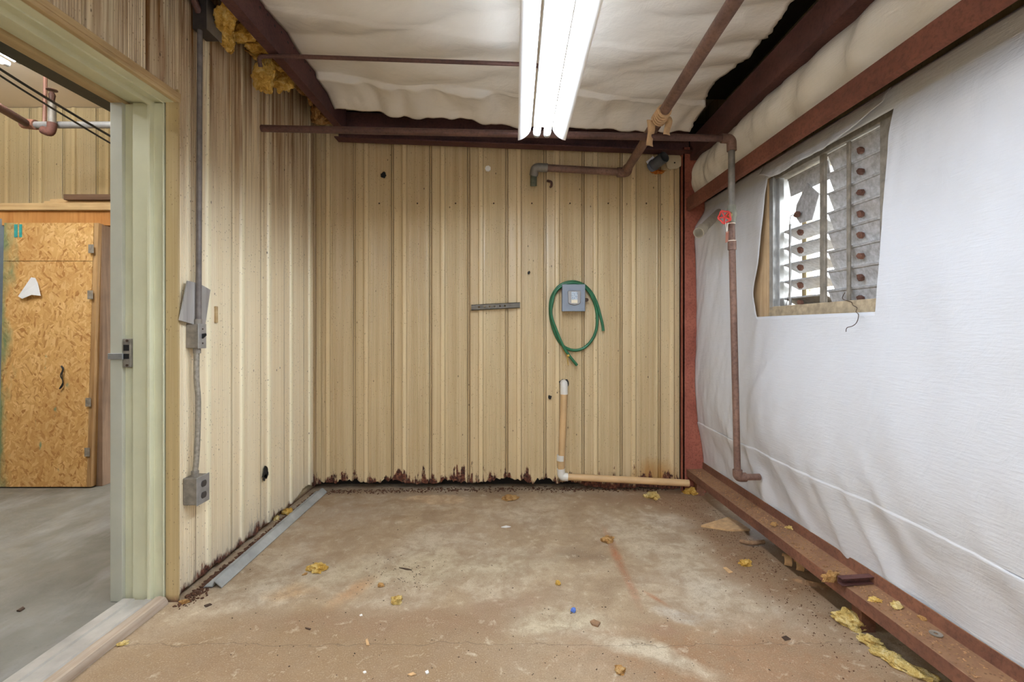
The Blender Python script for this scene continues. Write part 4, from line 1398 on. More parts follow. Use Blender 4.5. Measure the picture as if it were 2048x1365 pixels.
# ================================================================== LEFT WALL FITTINGS
XW = XL + 0.012
cyy = 2.335
cond = empty('conduit', (XW + 0.03, cyy, 1.3), 'thin grey electrical conduit running up the left wall beside the doorway', 'conduit')
sz0, sz1 = P(380, 649, 2.31).z, P(380, 697, 2.31).z
oz0, oz1 = P(380, 958, 2.286).z, P(380, 1013, 2.286).z
obj('upper_run', MB().tube([(XW + 0.028, cyy + 0.025, 2.80), (XW + 0.028, cyy + 0.020, 2.2), (XW + 0.030, cyy + 0.012, sz0 - 0.005)], 0.0125, 12), plain('dark_conduit', (112, 104, 98), 0.55, 0.2, 0.3, 30), cond)
obj('lower_run', MB().tube(spline([(XW + 0.026, cyy + 0.005, sz1 + 0.005), (XW + 0.027, cyy + 0.001, 1.05), (XW + 0.031, cyy + 0.007, 0.93), (XW + 0.030, cyy + 0.000, 0.70), (XW + 0.026, cyy - 0.012, oz0 - 0.005)], 6), 0.0125, 12), M['conduit'], cond)
for (zz, yy) in ((sz0 + 0.012, cyy + 0.012), (sz1 - 0.012, cyy + 0.003), (oz0 + 0.012, cyy - 0.012)):
    obj('connector', MB().tube([(XW + 0.028, yy, zz - 0.014), (XW + 0.028, yy, zz + 0.014)], 0.017, 12), M['galv_dirty'], cond)
# switch box
sb = empty('switch_box', (XW + 0.03, 2.34, sz1), 'dirty steel light switch box on the left wall below the grey shingle', 'switch')
obj('body', MB().box((XL + 0.002, 2.312, sz1), (XL + 0.062, 2.366, sz0)), M['galv_dirty'], sb, sm=0, bevel=0.004)
pl = obj('face_plate', MB().box((XL + 0.062, 2.310, sz1 - 0.002), (XL + 0.066, 2.369, sz0 + 0.002)), M['galv'], sb, sm=0, bevel=0.0015)
zc = (sz0 + sz1) / 2
obj('toggle', MB().hexa([(XL + 0.066, 2.334, zc - 0.012), (XL + 0.066, 2.346, zc - 0.012), (XL + 0.066, 2.346, zc + 0.012), (XL + 0.066, 2.334, zc + 0.012)],
                        [(XL + 0.084, 2.336, zc + 0.004), (XL + 0.084, 2.344, zc + 0.004), (XL + 0.082, 2.344, zc + 0.014), (XL + 0.082, 2.336, zc + 0.014)]), M['black'], pl, sm=0)
for zz in (zc - 0.035, zc + 0.035):
    obj('screw', MB().disc((XL + 0.066, 2.34, zz), (1, 0, 0), 0.004, 8, 0.002), M['dark_bits'], pl)
# outlet box
ob = empty('outlet_box', (XW + 0.03, 2.33, oz1), 'speckled steel double outlet box low on the left wall beside the doorway', 'outlet')
obj('body', MB().box((XL + 0.002, 2.290, oz1), (XL + 0.070, 2.376, oz0)), M['galv_dirty'], ob, sm=0, bevel=0.006)
pl = obj('face_plate', MB().box((XL + 0.070, 2.287, oz1 - 0.002), (XL + 0.075, 2.380, oz0 + 0.002)), M['galv'], ob, sm=0, bevel=0.002)
for dz in (-0.028, 0.028):
    zc = (oz0 + oz1) / 2 + dz
    pts = [(2.334 + 0.019 * math.cos(a_), zc + max(-0.015, min(0.015, 0.019 * math.sin(a_)))) for a_ in [2 * math.pi * k / 20 for k in range(20)]]
    rc = obj('receptacle', MB().prism(pts, lambda u, v, t: Vector((XL + 0.075 + t, u, v)), [0.0, 0.003]), plain('dark_receptacle', (70, 66, 62), 0.5, 0, 0.1), pl, sm=0)
# junction box at the top
jb = empty('junction_box', (XL + 0.05, 2.40, 2.78), 'dark steel junction box at the top of the left wall by the hanging insulation', 'electrical box')
obj('body', MB().box((XL + 0.012, 2.345, 2.775), (XL + 0.085, 2.452, 2.925)), plain('sooty_steel', (62, 54, 48), 0.6, 0.2, 0.3, 20), jb, sm=0, bevel=0.003)
obj('cover', MB().box((XL + 0.085, 2.340, 2.770), (XL + 0.089, 2.457, 2.930)), plain('dull_cover_plate', (118, 110, 100), 0.5, 0.3, 0.2, 12), jb, sm=0, bevel=0.001)
obj('nipple', MB().tube([(XL + 0.04, 2.355, 2.86), (XL + 0.035, 2.25, 2.98)], 0.017, 12), M['pipe_dark'], jb)

# two grey shingle pieces behind the conduit
def slab(pxs, X, th):
    pts = [PX(a, b, X) for a, b in pxs]
    n_ = len(pts)
    return MB().add(pts + [p + Vector((th, 0, 0)) for p in pts], [tuple(range(n_)), tuple(range(2 * n_ - 1, n_ - 1, -1))] + [(i, i + n_, (i + 1) % n_ + n_, (i + 1) % n_) for i in range(n_)])


obj('wood_shingle', slab([(373, 562), (395, 567), (388, 650), (357, 641)], XL + 0.022, 0.006), M['wood_grey'], None, 'left piece of weathered grey shingle tucked behind the conduit', 'wood shingle', sm=0)
obj('wood_shingle', slab([(396, 567), (419, 580), (409, 649), (389, 647)], XL + 0.013, 0.005), M['wood_grey'], None, 'right piece of weathered grey shingle tucked behind the conduit', 'wood shingle', sm=0)

# ================================================================== HANGING INSULATION, LEFT
def clump(name, blobs, m, label, cat='insulation', group=None, flat=None, sub=4, amp=0.45):
    mb = MB()
    for i, (c, r, sd) in enumerate(blobs):
        mb.blob(c, r, sub, amp, 2.0, sd, sd * 0.7, flat)
    return obj(name, mb, m, None, label, cat, group, sm=70)


def UL(px, py, X=-1.47): return PX(px, py, X)


clump('insulation_tuft', [(UL(452, 40), (0.045, 0.14, 0.045), 1.0), (UL(487, 64), (0.04, 0.12, 0.045), 2.0), (UL(514, 90), (0.04, 0.09, 0.035), 3.0)], M['foam'],
      'long amber insulation batt stuffed between the left wall and the purlin')
clump('insulation_tuft', [(UL(448, 62, -1.53), (0.035, 0.05, 0.07), 4.0), (UL(456, 84, -1.53), (0.03, 0.05, 0.045), 5.0)], M['foam'],
      'yellow insulation tuft just right of the dark junction box')
clump('insulation_tuft', [(UL(528, 150), (0.045, 0.07, 0.095), 6.0), (UL(566, 150), (0.045, 0.07, 0.095), 7.5), (UL(545, 122), (0.04, 0.12, 0.04), 8.0)], M['foam'],
      'bright yellow insulation clump hanging in two lobes under the thin conduit')
clump('insulation_tuft', [(UL(600, 170), (0.025, 0.10, 0.05), 9.0), (UL(622, 195), (0.022, 0.09, 0.045), 9.5)], M['foam_brown'],
      'brownish insulation strip below the hanging yellow clump along the purlin')
clump('insulation_tuft', [(UL(632, 218), (0.022, 0.08, 0.06), 10.0), (UL(640, 232), (0.018, 0.07, 0.055), 10.5), (UL(652, 240), (0.018, 0.12, 0.03), 11.0)], M['foam_brown'],
      'ragged insulation wisp at the far end of the purlin')

# ================================================================== FLOOR: loose angle, scraps
a, b = PZ(426, 1178), PZ(643, 986)
d_ = (b - a); dd = d_.normalized(); sd_ = Vector((dd.y, -dd.x, 0))
prof = [(-0.060, 0.0), (-0.048, 0.012), (-0.006, 0.012), (0.004, 0.036), (0.012, 0.036), (0.052, 0.004), (0.050, 0.0), (0.010, 0.030), (0.006, 0.030), (-0.004, 0.006), (-0.046, 0.006), (-0.058, -0.0)]
prof = [(u * 0.85, v + 0.0015) for u, v in prof]
mb = MB().prism(prof, lambda u, v, t: a + d_ * t + sd_ * u + Vector((0, 0, v)), [0.0, 0.25, 0.5, 0.75, 1.0])
obj('metal_flashing', mb, plain('weathered_zinc', (168, 170, 166), 0.5, 0.1, 0.35, 7, 0.15), None, 'long strip of bent grey metal flashing lying along the left wall', 'metal strip', sm=25)

# rust crumbs and dirt along the wall feet
for nm, line, wd, lab in (('rust_dirt', [PZ(640, 985), PZ(880, 980), PZ(1120, 979), PZ(1330, 978)], 0.055, 'line of dark rust crumbs along the foot of the back wall'),
                          ('rust_dirt', [PZ(372, 1208), PZ(450, 1135), PZ(560, 1045), PZ(628, 990)], 0.05, 'line of dark rust crumbs along the foot of the left wall')):
    mb = MB()
    random.seed(len(lab))
    for k in range(900):
        t = random.random() * (len(line) - 1)
        i = int(t); p = line[i].lerp(line[i + 1], t - i)
        p = p + Vector((random.gauss(0, wd * 0.5), random.gauss(0, wd * 0.5) - 0.01, 0))
        if p.x < XL + 0.02: p.x = XL + 0.02 + random.random() * 0.03
        r = random.uniform(0.002, 0.007) * (1.6 if random.random() < 0.1 else 1)
        mb.blob((p.x, p.y, r * 0.4), (r * random.uniform(0.8, 1.8), r, r * 0.7), 1, 0.5, 2.0, k * 0.37, random.random() * 6)
    o = obj(nm, mb, M['soil'], None, lab, 'debris', kind='stuff', sm=0)
mb = MB()
random.seed(5)
for k in range(900):
    Y = random.uniform(0.9, 3.6)
    x = 1.344 + 0.042 * (D - Y) - abs(random.gauss(0, 0.16)) + 0.06
    r = random.uniform(0.0010, 0.0030)
    mb.blob((x, Y, r * 0.4), (r * random.uniform(0.8, 2.2), r, r * 0.7), 1, 0.5, 2.0, k * 0.31, random.random() * 6)
obj('dirt_grains', mb, M['soil'], None, 'scattered dirt grains on the floor in front of the low girt', 'debris', kind='stuff', sm=0)


def girt_pt(px, py):   # a point on the web of the base girt
    return PZ(px, py, BG + 0.058)


# foam bits on the floor: (px, py, rx, ry, rz, material, label)
FB = [
    (636, 1141, 0.050, 0.032, 0.022, 'foam', 'largest amber foam lump on the floor, in front of the metal flashing'),
    (610, 1150, 0.012, 0.008, 0.006, 'foam_brown', 'tiny crumb beside the largest amber foam lump'),
    (793, 1206, 0.024, 0.024, 0.020, 'foam_pale', 'pale twisted foam piece in the middle of the near floor'),
    (762, 1173, 0.016, 0.013, 0.010, 'foam_brown', 'small brown foam crumb above the pale twisted piece'),
    (1022, 999, 0.060, 0.040, 0.018, 'foam_brown', 'matted brown insulation tuft on the floor near the back wall'),
    (1308, 995, 0.070, 0.040, 0.022, 'foam_pale', 'pale yellow insulation tuft on the floor below the drain pipe'),
    (1384, 988, 0.055, 0.035, 0.035, 'foam', 'yellow insulation tuft jammed under the far end of the low girt'),
    (1216, 1083, 0.034, 0.036, 0.020, 'foam_brown', 'tan foam lump beside the dark damp patch on the floor'),
    (1116, 1170, 0.012, 0.013, 0.014, 'foam', 'little yellow foam crumb in the centre of the floor'),
    (1491, 1130, 0.026, 0.034, 0.016, 'foam', 'bright yellow foam piece on the floor right of the rust trail'),
    (1240, 1345, 0.018, 0.018, 0.014, 'foam_brown', 'brownish foam nub at the bottom edge of the floor'),
    (245, 1290, 0.020, 0.012, 0.008, 'foam_pale', 'pale crumb on the floor next to the wooden threshold'),
    (575, 1028, 0.030, 0.035, 0.026, 'foam', 'yellow tuft behind the metal flashing at the left wall'),
    (552, 1040, 0.020, 0.02, 0.016, 'foam_pale', 'smaller pale tuft behind the metal flashing'),
    (368, 1207, 0.022, 0.014, 0.010, 'foam_brown', 'tan crumb at the corner of the door trim'),
]
for i, (px, py, rx, ry, rz, m, lab) in enumerate(FB):
    c = PZ(px, py)
    mb = MB()
    mb.blob((c.x, c.y, rz * 0.45), (rx, ry, rz), 3, 0.6, 2.1, i * 1.7 + 0.4, i * 0.9, 0.0005)
    if rx > 0.03:
        mb.blob((c.x - rx * 0.8, c.y, rz * 0.3), (rx * 0.5, ry * 0.5, rz * 0.6), 3, 0.6, 2.1, i * 2.3 + 0.7, i * 0.4, 0.0005)
    obj('insulation_scrap', mb, M[m], None, lab, 'insulation', 'scraps of insulation on the floor', sm=70)

# long yellow batt piece by the near girt
pts = [PZ(1690, 1252), PZ(1715, 1262), PZ(1742, 1290), PZ(1775, 1318), PZ(1805, 1338), PZ(1840, 1354)]
mb = MB()
mb.blob((pts[0].x + 0.03, pts[0].y, 0.022), (0.062, 0.042, 0.036), 4, 0.5, 2.0, 3.3, -0.6, 0.0005)
for i in range(2, 6):
    mb.blob((pts[i].x, pts[i].y, 0.012), (0.048, 0.026, 0.018), 3, 0.6, 2.4, i * 1.9, -0.75, 0.0005)
obj('insulation_scrap', mb, M['foam_pale'], None, 'long torn yellow insulation strip lying under the near girt', 'insulation', sm=70)

# pieces on the girt web
GB = [(1583, 1058, 0.028, 0.022, 0.012, 'foam_pale', 'yellow fibre tuft on the low girt, nearest the far wall'),
      (1548, 1050, 0.030, 0.016, 0.006, 'foam_brown', 'flat brown fibre patch on the low girt beside the yellow tuft'),
      (1662, 1160, 0.020, 0.050, 0.024, 'foam_brown', 'brown insulation wad draped over the girt edge by the steel offcut'),
      (1748, 1202, 0.022, 0.014, 0.010, 'foam', 'small yellow scrap on the girt just past the steel offcut'),
      (1793, 1215, 0.026, 0.018, 0.012, 'foam_pale', 'pale scrap on the girt between the steel offcut and the washer'),
      (1846, 1240, 0.016, 0.012, 0.008, 'foam_brown', 'brown crumb on the girt beside the washer')]
for i, (px, py, rx, ry, rz, m, lab) in enumerate(GB):
    c = girt_pt(px, py)
    obj('insulation_scrap', MB().blob(c + Vector((0, 0, rz * 0.4)), (rx, ry, rz), 3, 0.6, 2.1, i * 2.1 + 9, i, c.z - 0.001), M[m], None, lab, 'insulation', 'scraps of insulation on the low girt', sm=70)
mb = MB()
random.seed(9)
for k in range(1100):
    Y = random.uniform(0.9, 3.7)
    u = random.uniform(0.012, 0.118)
    p = Vector((1.344 + 0.042 * (D - Y) + u, Y, BG + 0.059))
    r = random.uniform(0.0015, 0.0045)
    mb.blob(p, (r * random.uniform(0.8, 2), r, r * 0.7), 1, 0.5, 2.0, k * 0.31, random.random() * 6)
obj('dirt_grains', mb, plain('brown_grit', (150, 112, 76), 0.98, 0, 0.5, 60), None, 'gritty dirt lying on top of the low girt', 'debris', kind='stuff', sm=0)
# steel offcut lying across the girt
g0 = girt_pt(1678, 1170) + Vector((0, 0, 0.012)); g1 = girt_pt(1752, 1166) + Vector((0, 0, 0.014))
dg = (g1 - g0).normalized(); sg = Vector((dg.y, -dg.x, 0))
prof = [(-0.016, -0.010), (0.016, -0.010), (0.016, 0.018), (0.012, 0.018), (0.012, -0.006), (-0.012, -0.006), (-0.012, 0.020), (-0.016, 0.020)]
prof = [(v, -u) for u, v in prof]
mb = MB().prism(prof, lambda u, v, t: g0 + (g1 - g0) * t + sg * u + Vector((0, 0, v + 0.006)), [0, 1])
obj('steel_offcut', mb, M['steel_dark'], None, 'short rusted channel offcut lying across the low girt', 'steel offcut', sm=0)
c = girt_pt(1872, 1271)
mb = MB()
ring_o = [(0.020 * math.cos(a_), 0.020 * math.sin(a_)) for a_ in [2 * math.pi * k / 20 for k in range(20)]]
vs, fs = [], []
for z in (0, 0.0025):
    for r in (1.0, 0.35):
        vs += [c + Vector((x * r, y * r, z + 0.004)) for x, y in ring_o]
for k in range(20):
    l = (k + 1) % 20
    fs += [(40 + k, 40 + l, 60 + l, 60 + k), (k, 20 + k, 20 + l, l), (k, l, 40 + l, 40 + k), (20 + k, 60 + k, 60 + l, 20 + l)]
obj('washer', MB().add(vs, fs), M['galv_dirty'], None, 'flat round steel washer lying on the near part of the low girt', 'washer', sm=0)

# wood and bark by the girt
def plate(pxs, th, m, label, name, cat, z=0.0, tilt=0.0):
    pts = [PZ(a, b, z) + Vector((0, 0, 0.0008)) for a, b in pxs]
    n_ = len(pts)
    top_ = [p + Vector((0, 0, th + tilt * i / n_)) for i, p in enumerate(pts)]
    mb = MB().add(pts + top_, [tuple(range(n_ - 1, -1, -1)), tuple(range(n_, 2 * n_))] + [(i, (i + 1) % n_, (i + 1) % n_ + n_, i + n_) for i in range(n_)])
    return obj(name, mb, m, None, label, cat, sm=0)


plate([(1402, 1055), (1456, 1038), (1478, 1048), (1500, 1063), (1460, 1064)], 0.012, M['leaf'], 'flat pale wedge of board poking out from under the low girt', 'board_scrap', 'wood scrap')
mb = MB().tube(spline([PZ(1480, 1087) + Vector((0, 0, 0.014)), PZ(1500, 1092) + Vector((0, 0, 0.016)), PZ(1528, 1090) + Vector((0, 0, 0.016))]), [0.012] * 8 + [0.013] * 9, 8)
obj('stick', mb, M['bark'], None, 'short thick stick lying against the low girt', 'stick')
for (px, py, sc_, lab) in ((1574, 1132, 1.0, 'curled strip of bark under the low girt, farther one'), (1598, 1142, 0.9, 'curled strip of bark under the low girt, nearer one')):
    c = PZ(px, py)
    pr = [(0.030 * sc_ * math.cos(a_), 0.030 * sc_ * math.sin(a_) + 0.031 * sc_) for a_ in [0.2 + k * 0.42 for k in range(10)]]
    pr2 = [(u * 0.85, (v - 0.031 * sc_) * 0.85 + 0.031 * sc_) for u, v in reversed(pr)]
    mb = MB().prism(pr + pr2, lambda u, v, t: c + Vector((t * 0.5 + u * 0.3, u - t * 0.3, v)), [-0.03, 0.03])
    obj('bark_curl', mb, M['leaf'], None, lab, 'bark', sm=50)
plate([(1584, 1162), (1600, 1158), (1625, 1170), (1660, 1180), (1612, 1172)], 0.010, M['bark'], 'thin dark splinter of bark beside the low girt', 'bark_splinter', 'bark', tilt=0.02)
plate([(1446, 1137), (1452, 1136), (1466, 1146), (1458, 1148)], 0.003, M['leaf'], 'small pale dry leaf on the floor in front of the low girt', 'dry_leaf', 'leaf')
plate([(1180, 1246), (1188, 1242), (1201, 1248), (1196, 1256), (1184, 1252)], 0.006, M['bark'], 'dark brown crumpled leaf at the foot of the rust trail', 'dry_leaf', 'leaf')
plate([(1563, 1276), (1572, 1273), (1582, 1280), (1570, 1283)], 0.002, M['dark_bits'], 'flat dark scrap on the floor near the long yellow strip', 'dark_scrap', 'debris')
plate([(731, 1282), (735, 1279), (739, 1292), (733, 1293)], 0.003, M['leaf'], 'tan sliver on the near floor, left of centre', 'wood_sliver', 'wood scrap')
plate([(815, 1351), (826, 1347), (833, 1351), (822, 1354)], 0.003, M['leaf'], 'tan leaf fragment at the bottom centre of the floor', 'dry_leaf', 'leaf')
plate([(1002, 1056), (1012, 1053), (1022, 1055), (1012, 1057)], 0.004, M['white_bits'], 'curved white plastic clip on the floor towards the back', 'plastic_clip', 'plastic scrap')
plate([(850, 1346), (856, 1343), (858, 1348), (853, 1351)], 0.004, M['white_bits'], 'white chip on the floor nearest the camera', 'paint_chip', 'paint chip')
plate([(719, 1232), (724, 1230), (725, 1233), (720, 1234)], 0.003, M['white_bits'], 'white chip below the pale twisted foam piece', 'paint_chip', 'paint chip')
plate([(726, 1346), (731, 1344), (733, 1347), (728, 1349)], 0.003, M['white_bits'], 'small white chip left of the tan leaf fragment', 'paint_chip', 'paint chip')
c = PZ(1147, 1225)
obj('blue_scrap', MB().blob((c.x, c.y, 0.008), (0.012, 0.010, 0.012), 2, 0.5, 2, 3.0, 0, 0.0005), M['blue_bit'], None, 'small crumpled blue plastic scrap on the floor', 'plastic scrap', sm=0)
plate([(408, 1213), (420, 1209), (424, 1211), (412, 1216)], 0.004, M['dark_bits'], 'dark splinter on the floor in front of the metal flashing', 'wood_sliver', 'wood scrap')
plate([(610, 1257), (622, 1259), (620, 1262), (611, 1259)], 0.003, M['dark_bits'], 'thin dark twig on the near left floor', 'twig', 'stick')
plate([(798, 1137), (815, 1139), (824, 1142), (812, 1141)], 0.004, M['dark_bits'], 'dark twig among crumbs in the middle of the floor', 'twig', 'stick')
plate([(33, 1224), (46, 1216), (50, 1219), (40, 1225)], 0.005, M['dark_bits'], 'dark curled leaf on the grey floor beyond the doorway', 'dry_leaf', 'leaf')
mb = MB()
random.seed(21)
for k in range(420):
    px, py = random.uniform(450, 1650), random.uniform(1000, 1360)
    if random.random() < 0.3: px, py = random.gauss(820, 50), random.gauss(1150, 18)
    p = PZ(px, py)
    if p.x > 1.3: continue
    r = random.uniform(0.0009, 0.0026)
    mb.blob((p.x, p.y, r * 0.4), (r * random.uniform(0.7, 2.4), r, r * 0.7), 1, 0.5, 2.0, k * 0.31, random.random() * 6)
obj('dirt_grains', mb, M['dark_bits'], None, 'loose grains of dirt scattered over the concrete floor', 'debris', kind='stuff', sm=0)

# ================================================================== BEYOND THE DOORWAY
HB = 4.35       # ribbed wall over the store room
wh = empty('wall_hall', (-3.7, HB, 2.2), None, None, kind='structure')
xs = P(82, 300, HB).x - 0.11
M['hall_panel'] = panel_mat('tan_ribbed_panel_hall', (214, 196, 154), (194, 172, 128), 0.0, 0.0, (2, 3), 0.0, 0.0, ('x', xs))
for i in range(-4, 7):
    xa = xs + i * MOD
    if xa > -1.9: continue
    pr = clip_profile(0.0, min(MOD, -1.87 - xa))
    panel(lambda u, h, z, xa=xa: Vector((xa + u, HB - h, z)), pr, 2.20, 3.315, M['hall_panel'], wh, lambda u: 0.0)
mb = MB().box((-5.6, HB + 0.02, 2.2), (-1.86, HB + 0.06, CEIL))
obj('wall_hall_core', mb, M['cavity'], kind='structure', sm=0)

FY = 3.93       # front of the store room partition
lz0, lz1 = P(100, 422, FY).z, P(100, 408, FY).z
mb = MB().box((-5.55, FY - 0.03, lz0), (-1.87, HB + 0.015, lz1))
obj('store_ledge', mb, M['wood_pale'], None, 'pale timber ledge above the strand board door beyond the doorway', 'ledge', sm=0, bevel=0.004)
z0 = P(100, 446, FY).z
mb = MB().box((-5.55, FY, z0 - 0.02), (-1.87, FY + 0.03, lz0))
obj('plywood_header', mb, M['ply'], None, 'orange plywood header strip under the pale timber ledge', 'board', sm=0)
a, b = P(88, 406, FY + 0.02), P(240, 391, FY + 0.02)
mb = MB().box((a.x, FY + 0.02, lz1), (b.x, FY + 0.11, lz1 + 0.030))
obj('lumber', mb, M['wood_pale'], None, 'lower pale board lying on the timber ledge beyond the doorway', 'lumber', sm=0, bevel=0.003)
mb = MB().box((a.x + 0.02, FY + 0.05, lz1 + 0.031), (b.x, FY + 0.14, lz1 + 0.055))
obj('lumber', mb, M['wood_pale'], None, 'upper pale board of the stack on the timber ledge beyond the doorway', 'lumber', sm=0, bevel=0.003)
a = P(129, 400, FY)
mb = MB().box((a.x, FY - 0.01, lz1 + 0.032), (b.x, FY + 0.045, lz1 + 0.078))
obj('lumber', mb, M['wood_dark'], None, 'dark brown board lying at the front of the timber ledge beyond the doorway', 'lumber', sm=0, bevel=0.003)

# strand board door leaning in the opening
OY = 3.84
dz = P(90, 445, OY).z
od = empty('board_door', (-3.83, OY, 0), 'tall strand board door with green paint smears beyond the doorway', 'door')
tl, tr, br, bl = P(3, 445, OY), P(183, 445, OY), P(173, 970, OY), P(-3, 970, OY)
br.z = 0.012; bl.z = 0.012
lean = Vector((0, 0.02, 0))
zsplit = P(90, 522, OY).z
def od_pt(s, z):
    t = (z - br.z) / (tr.z - br.z)
    l = bl.lerp(tl, t); r = br.lerp(tr, t)
    p = l.lerp(r, s); p.z = z; p.y = OY + 0.02 * t
    return p
for (za, zb_) in ((br.z, zsplit - 0.002), (zsplit + 0.002, tr.z)):
    q0 = [od_pt(0, za), od_pt(1, za), od_pt(1, zb_), od_pt(0, zb_)]
    mb = MB().hexa(q0, [p + Vector((0, 0.012, 0)) for p in q0])
    obj('panel', mb, M['osb'], od, sm=0)
q0 = [od_pt(1.004, br.z) + Vector((0, -0.004, 0)), od_pt(1.055, br.z) + Vector((0, -0.004, 0)), od_pt(1.055, tr.z), od_pt(1.004, tr.z)]
edge = obj('edge_stile', MB().hexa(q0, [p + Vector((0, 0.05, 0)) for p in q0]), M['wood_edge'], od, sm=0, bevel=0.002)
for py in (498, 590, 805, 905):
    c = P(182 - (py - 445) * 0.019, py, OY - 0.008)
    obj('hinge', MB().box((c.x - 0.016, c.y - 0.004, c.z - 0.035), (c.x + 0.024, c.y + 0.004, c.z + 0.035)), M['galv_dirty'], edge, sm=0, bevel=0.002)
for (pa, pb) in ((24, 30), (34, 39)):
    a_, b_ = P(pa, 448, OY - 0.002), P(pb, 474, OY - 0.002)
    obj('paint_dab', MB().box((a_.x, OY + 0.014, b_.z), (b_.x, OY + 0.0195, a_.z)), plain('teal_paint', (52, 150, 146), 0.6, 0, 0.25, 30), od, sm=0, label='teal paint dab')
# folded paper
pts = [P(62, 555, OY - 0.012), P(70, 556, OY - 0.016), P(75, 566, OY - 0.014), P(81, 592, OY - 0.012), P(63, 590, OY - 0.02), P(44, 598, OY - 0.014), P(36, 593, OY - 0.012)]
n_ = len(pts)
mb = MB().add(pts + [p + Vector((0, 0.003, 0)) for p in pts], [tuple(range(n_)), tuple(range(2 * n_ - 1, n_ - 1, -1))] + [(i, i + n_, (i + 1) % n_ + n_, (i + 1) % n_) for i in range(n_)])
obj('paper_scrap', mb, M['paper'], None, 'folded white paper stuck on the strand board door', 'paper', sm=0)
mb = MB().tube(spline([P(122, 733, OY - 0.01), P(125, 740, OY - 0.014), P(121, 752, OY - 0.01), P(126, 764, OY - 0.014), P(119, 778, OY - 0.01), P(126, 770, OY - 0.01), P(124, 750, OY - 0.012), P(127, 738, OY - 0.01), P(123, 732, OY - 0.01)]), 0.004, 6)
obj('wire_loop', mb, M['cable'], None, 'black twisted wire pull on the strand board door', 'wire')
# stud and brown frame right of the door
mb = MB().box((P(192, 700, FY).x, FY - 0.04, 0.0), (P(213, 700, FY).x, FY + 0.06, P(200, 452, FY).z))
obj('wall_stud', mb, M['wood_post'], None, 'weathered brown timber stud right of the strand board door', 'stud', sm=0, bevel=0.004)
mb = MB().box((P(180, 700, FY).x, FY + 0.03, 0.0), (P(194, 700, FY).x, FY + 0.22, P(200, 447, FY).z))
obj('wall_stud', mb, M['ply'], None, 'orange plywood strip between the strand board door and the brown stud', 'stud', sm=0)
mb = MB().box((P(-8, 700, FY).x, FY - 0.06, 0.0), (P(4, 700, FY).x, FY + 0.04, 2.2))
obj('wall_stud', mb, plain('blue_grey_post', (150, 160, 166), 0.5, 0, 0.1), None, 'pale blue grey post at the left edge of the strand board door', 'post', sm=0)
mb = MB().box((-5.58, FY - 0.02, 0.0), (P(-8, 700, FY).x - 0.002, FY + 0.04, 2.28))
obj('wall_partition', mb, M['tan_dark'], kind='structure', sm=0)
mb = MB().box((-5.55, FY + 0.25, 0.0), (P(196, 700, FY).x, FY + 0.28, 2.3))
obj('wall_store', mb, M['cavity'], kind='structure', sm=0)
mb = MB().box((-5.6, 5.95, 0.0), (-1.86, 6.0, CEIL))
obj('wall_hall_far', mb, plain('pale_blue_far_wall', (206, 216, 232), 0.6, 0, 0.05), kind='structure', sm=0)

# beam, pipes, cables and lamp in the hall
mb = MB().box((-2.62, -1.4, P(222, 213, 1.0).z), (-2.52, HB, 3.0)) if False else MB()
bx_ = -2.62
bz = H + 442 / 808 * 2.62
mb.box((bx_ - 0.06, REAR + 0.05, bz), (bx_ + 0.06, HB - 0.02, bz + 0.012))
mb.box((bx_ - 0.006, REAR + 0.05, bz + 0.012), (bx_ + 0.006, HB - 0.02, bz + 0.18))
mb.box((bx_ - 0.06, REAR + 0.05, bz + 0.18), (bx_ + 0.06, HB - 0.02, bz + 0.192))
obj('steel_beam', mb, M['teal_dark'], None, 'dark green steel beam just beyond the doorway head', 'beam', sm=0)
hy = 3.5
hp_ = empty('hall_pipe', P(100, 250, hy), 'grey steel pipe with rusty fittings and a capped riser high beyond the doorway', 'pipe')
obj('long_run', MB().tube([P(70, 250, hy), P(330, 250, hy)], 0.025, 14), plain('silver_pipe', (150, 148, 146), 0.45, 0.3, 0.2, 20), hp_)
obj('tee', MB().tube([P(46, 247, hy), P(72, 250, hy)], 0.036, 14), rust_steel('rusty_fitting', (150, 104, 84), (104, 70, 58)), hp_)
obj('branch', MB().tube([P(55, 248, hy), P(-30, 198, 2.9)], 0.026, 12), M['pipe_dark'], hp_)
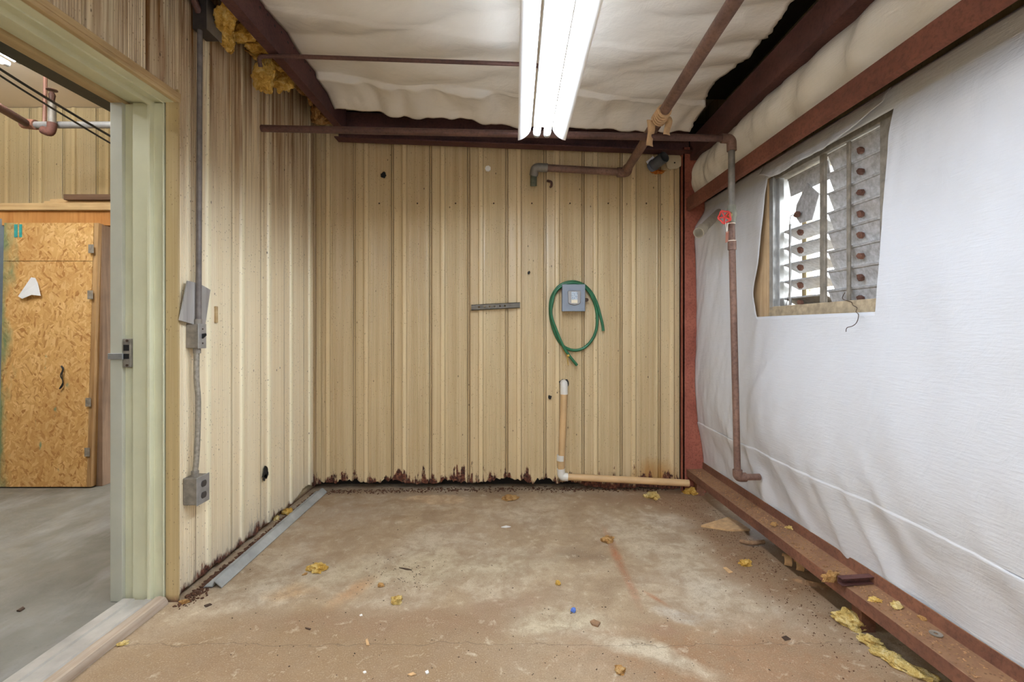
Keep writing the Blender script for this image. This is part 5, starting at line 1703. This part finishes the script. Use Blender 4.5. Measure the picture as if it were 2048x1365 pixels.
obj('drop_elbow', MB().tube(bend([P(86, 260, hy - 0.05), P(100, 266, hy - 0.05), P(104, 255, hy - 0.05), P(104, 246, hy - 0.05)], 0.03), 0.029, 12), rust_steel('rusty_elbow', (112, 70, 58), (84, 54, 46)), hp_)
obj('riser', MB().tube([P(104, 250, hy - 0.05), P(104, 206, hy - 0.05)], 0.025, 12), M['pipe_grey'], hp_)
hd = obj('sprinkler_head', MB().tube([P(104, 206, hy - 0.05), P(104, 200, hy - 0.05), P(104, 190, hy - 0.05), P(104, 184, hy - 0.05)], [0.02, 0.016, 0.022, 0.012], 10), M['pipe_dark'], hp_)
obj('deflector', MB().disc(P(104, 181, hy - 0.05), (0, 0, 1), 0.034, 12, 0.005), M['pipe_dark'], hd)
obj('hanger_rod', MB().tube([P(89, 246, hy), P(91, 132, hy)], 0.012, 8), plain('copper_rod', (146, 106, 90), 0.5, 0.1, 0.15), hp_)
for (y0, y1, lab, r) in ((137, 283, 'upper of the two black cables strung beyond the doorway head', 0.007), (150, 297, 'lower of the two black cables strung beyond the doorway head', 0.0055)):
    mb = MB().tube(spline([P(-60, y0 - 38, 2.35), P(60, y0 + (y1 - y0) * 0.24 + 4, 2.6), P(225, y1 - 8, 2.9), P(330, y1 + 50, 3.1)]), r, 8)
    obj('black_cable', mb, M['cable'], None, lab, 'cable')
hl = empty('ceiling_light', P(20, 110, 3.0), 'lit twin tube strip light high beyond the doorway', 'ceiling light')
for (px, py) in ((36, 121), (12, 126)):
    e = P(px, py, 3.0)
    tb = obj('tube', MB().tube([e + Vector((0, -0.02, 0)), Vector((e.x, 1.55, e.z))], 0.019, 14), M['tube_hall'], hl)
    obj('end_cap', MB().tube([e + Vector((0, -0.02, 0)), e + Vector((0, 0.012, 0))], 0.0192, 14), M['galv'], tb)
e = P(25, 112, 3.0)
obj('channel', MB().box((e.x - 0.022, 1.50, e.z + 0.025), (e.x + 0.030, 3.06, e.z + 0.085)), M['enamel'], hl, sm=0, bevel=0.003)
obj('end_plate', MB().box((e.x + 0.06, 1.50, e.z + 0.085), (e.x + 0.08, 3.0, e.z + 0.22)), M['box_plate'], hl, sm=0)
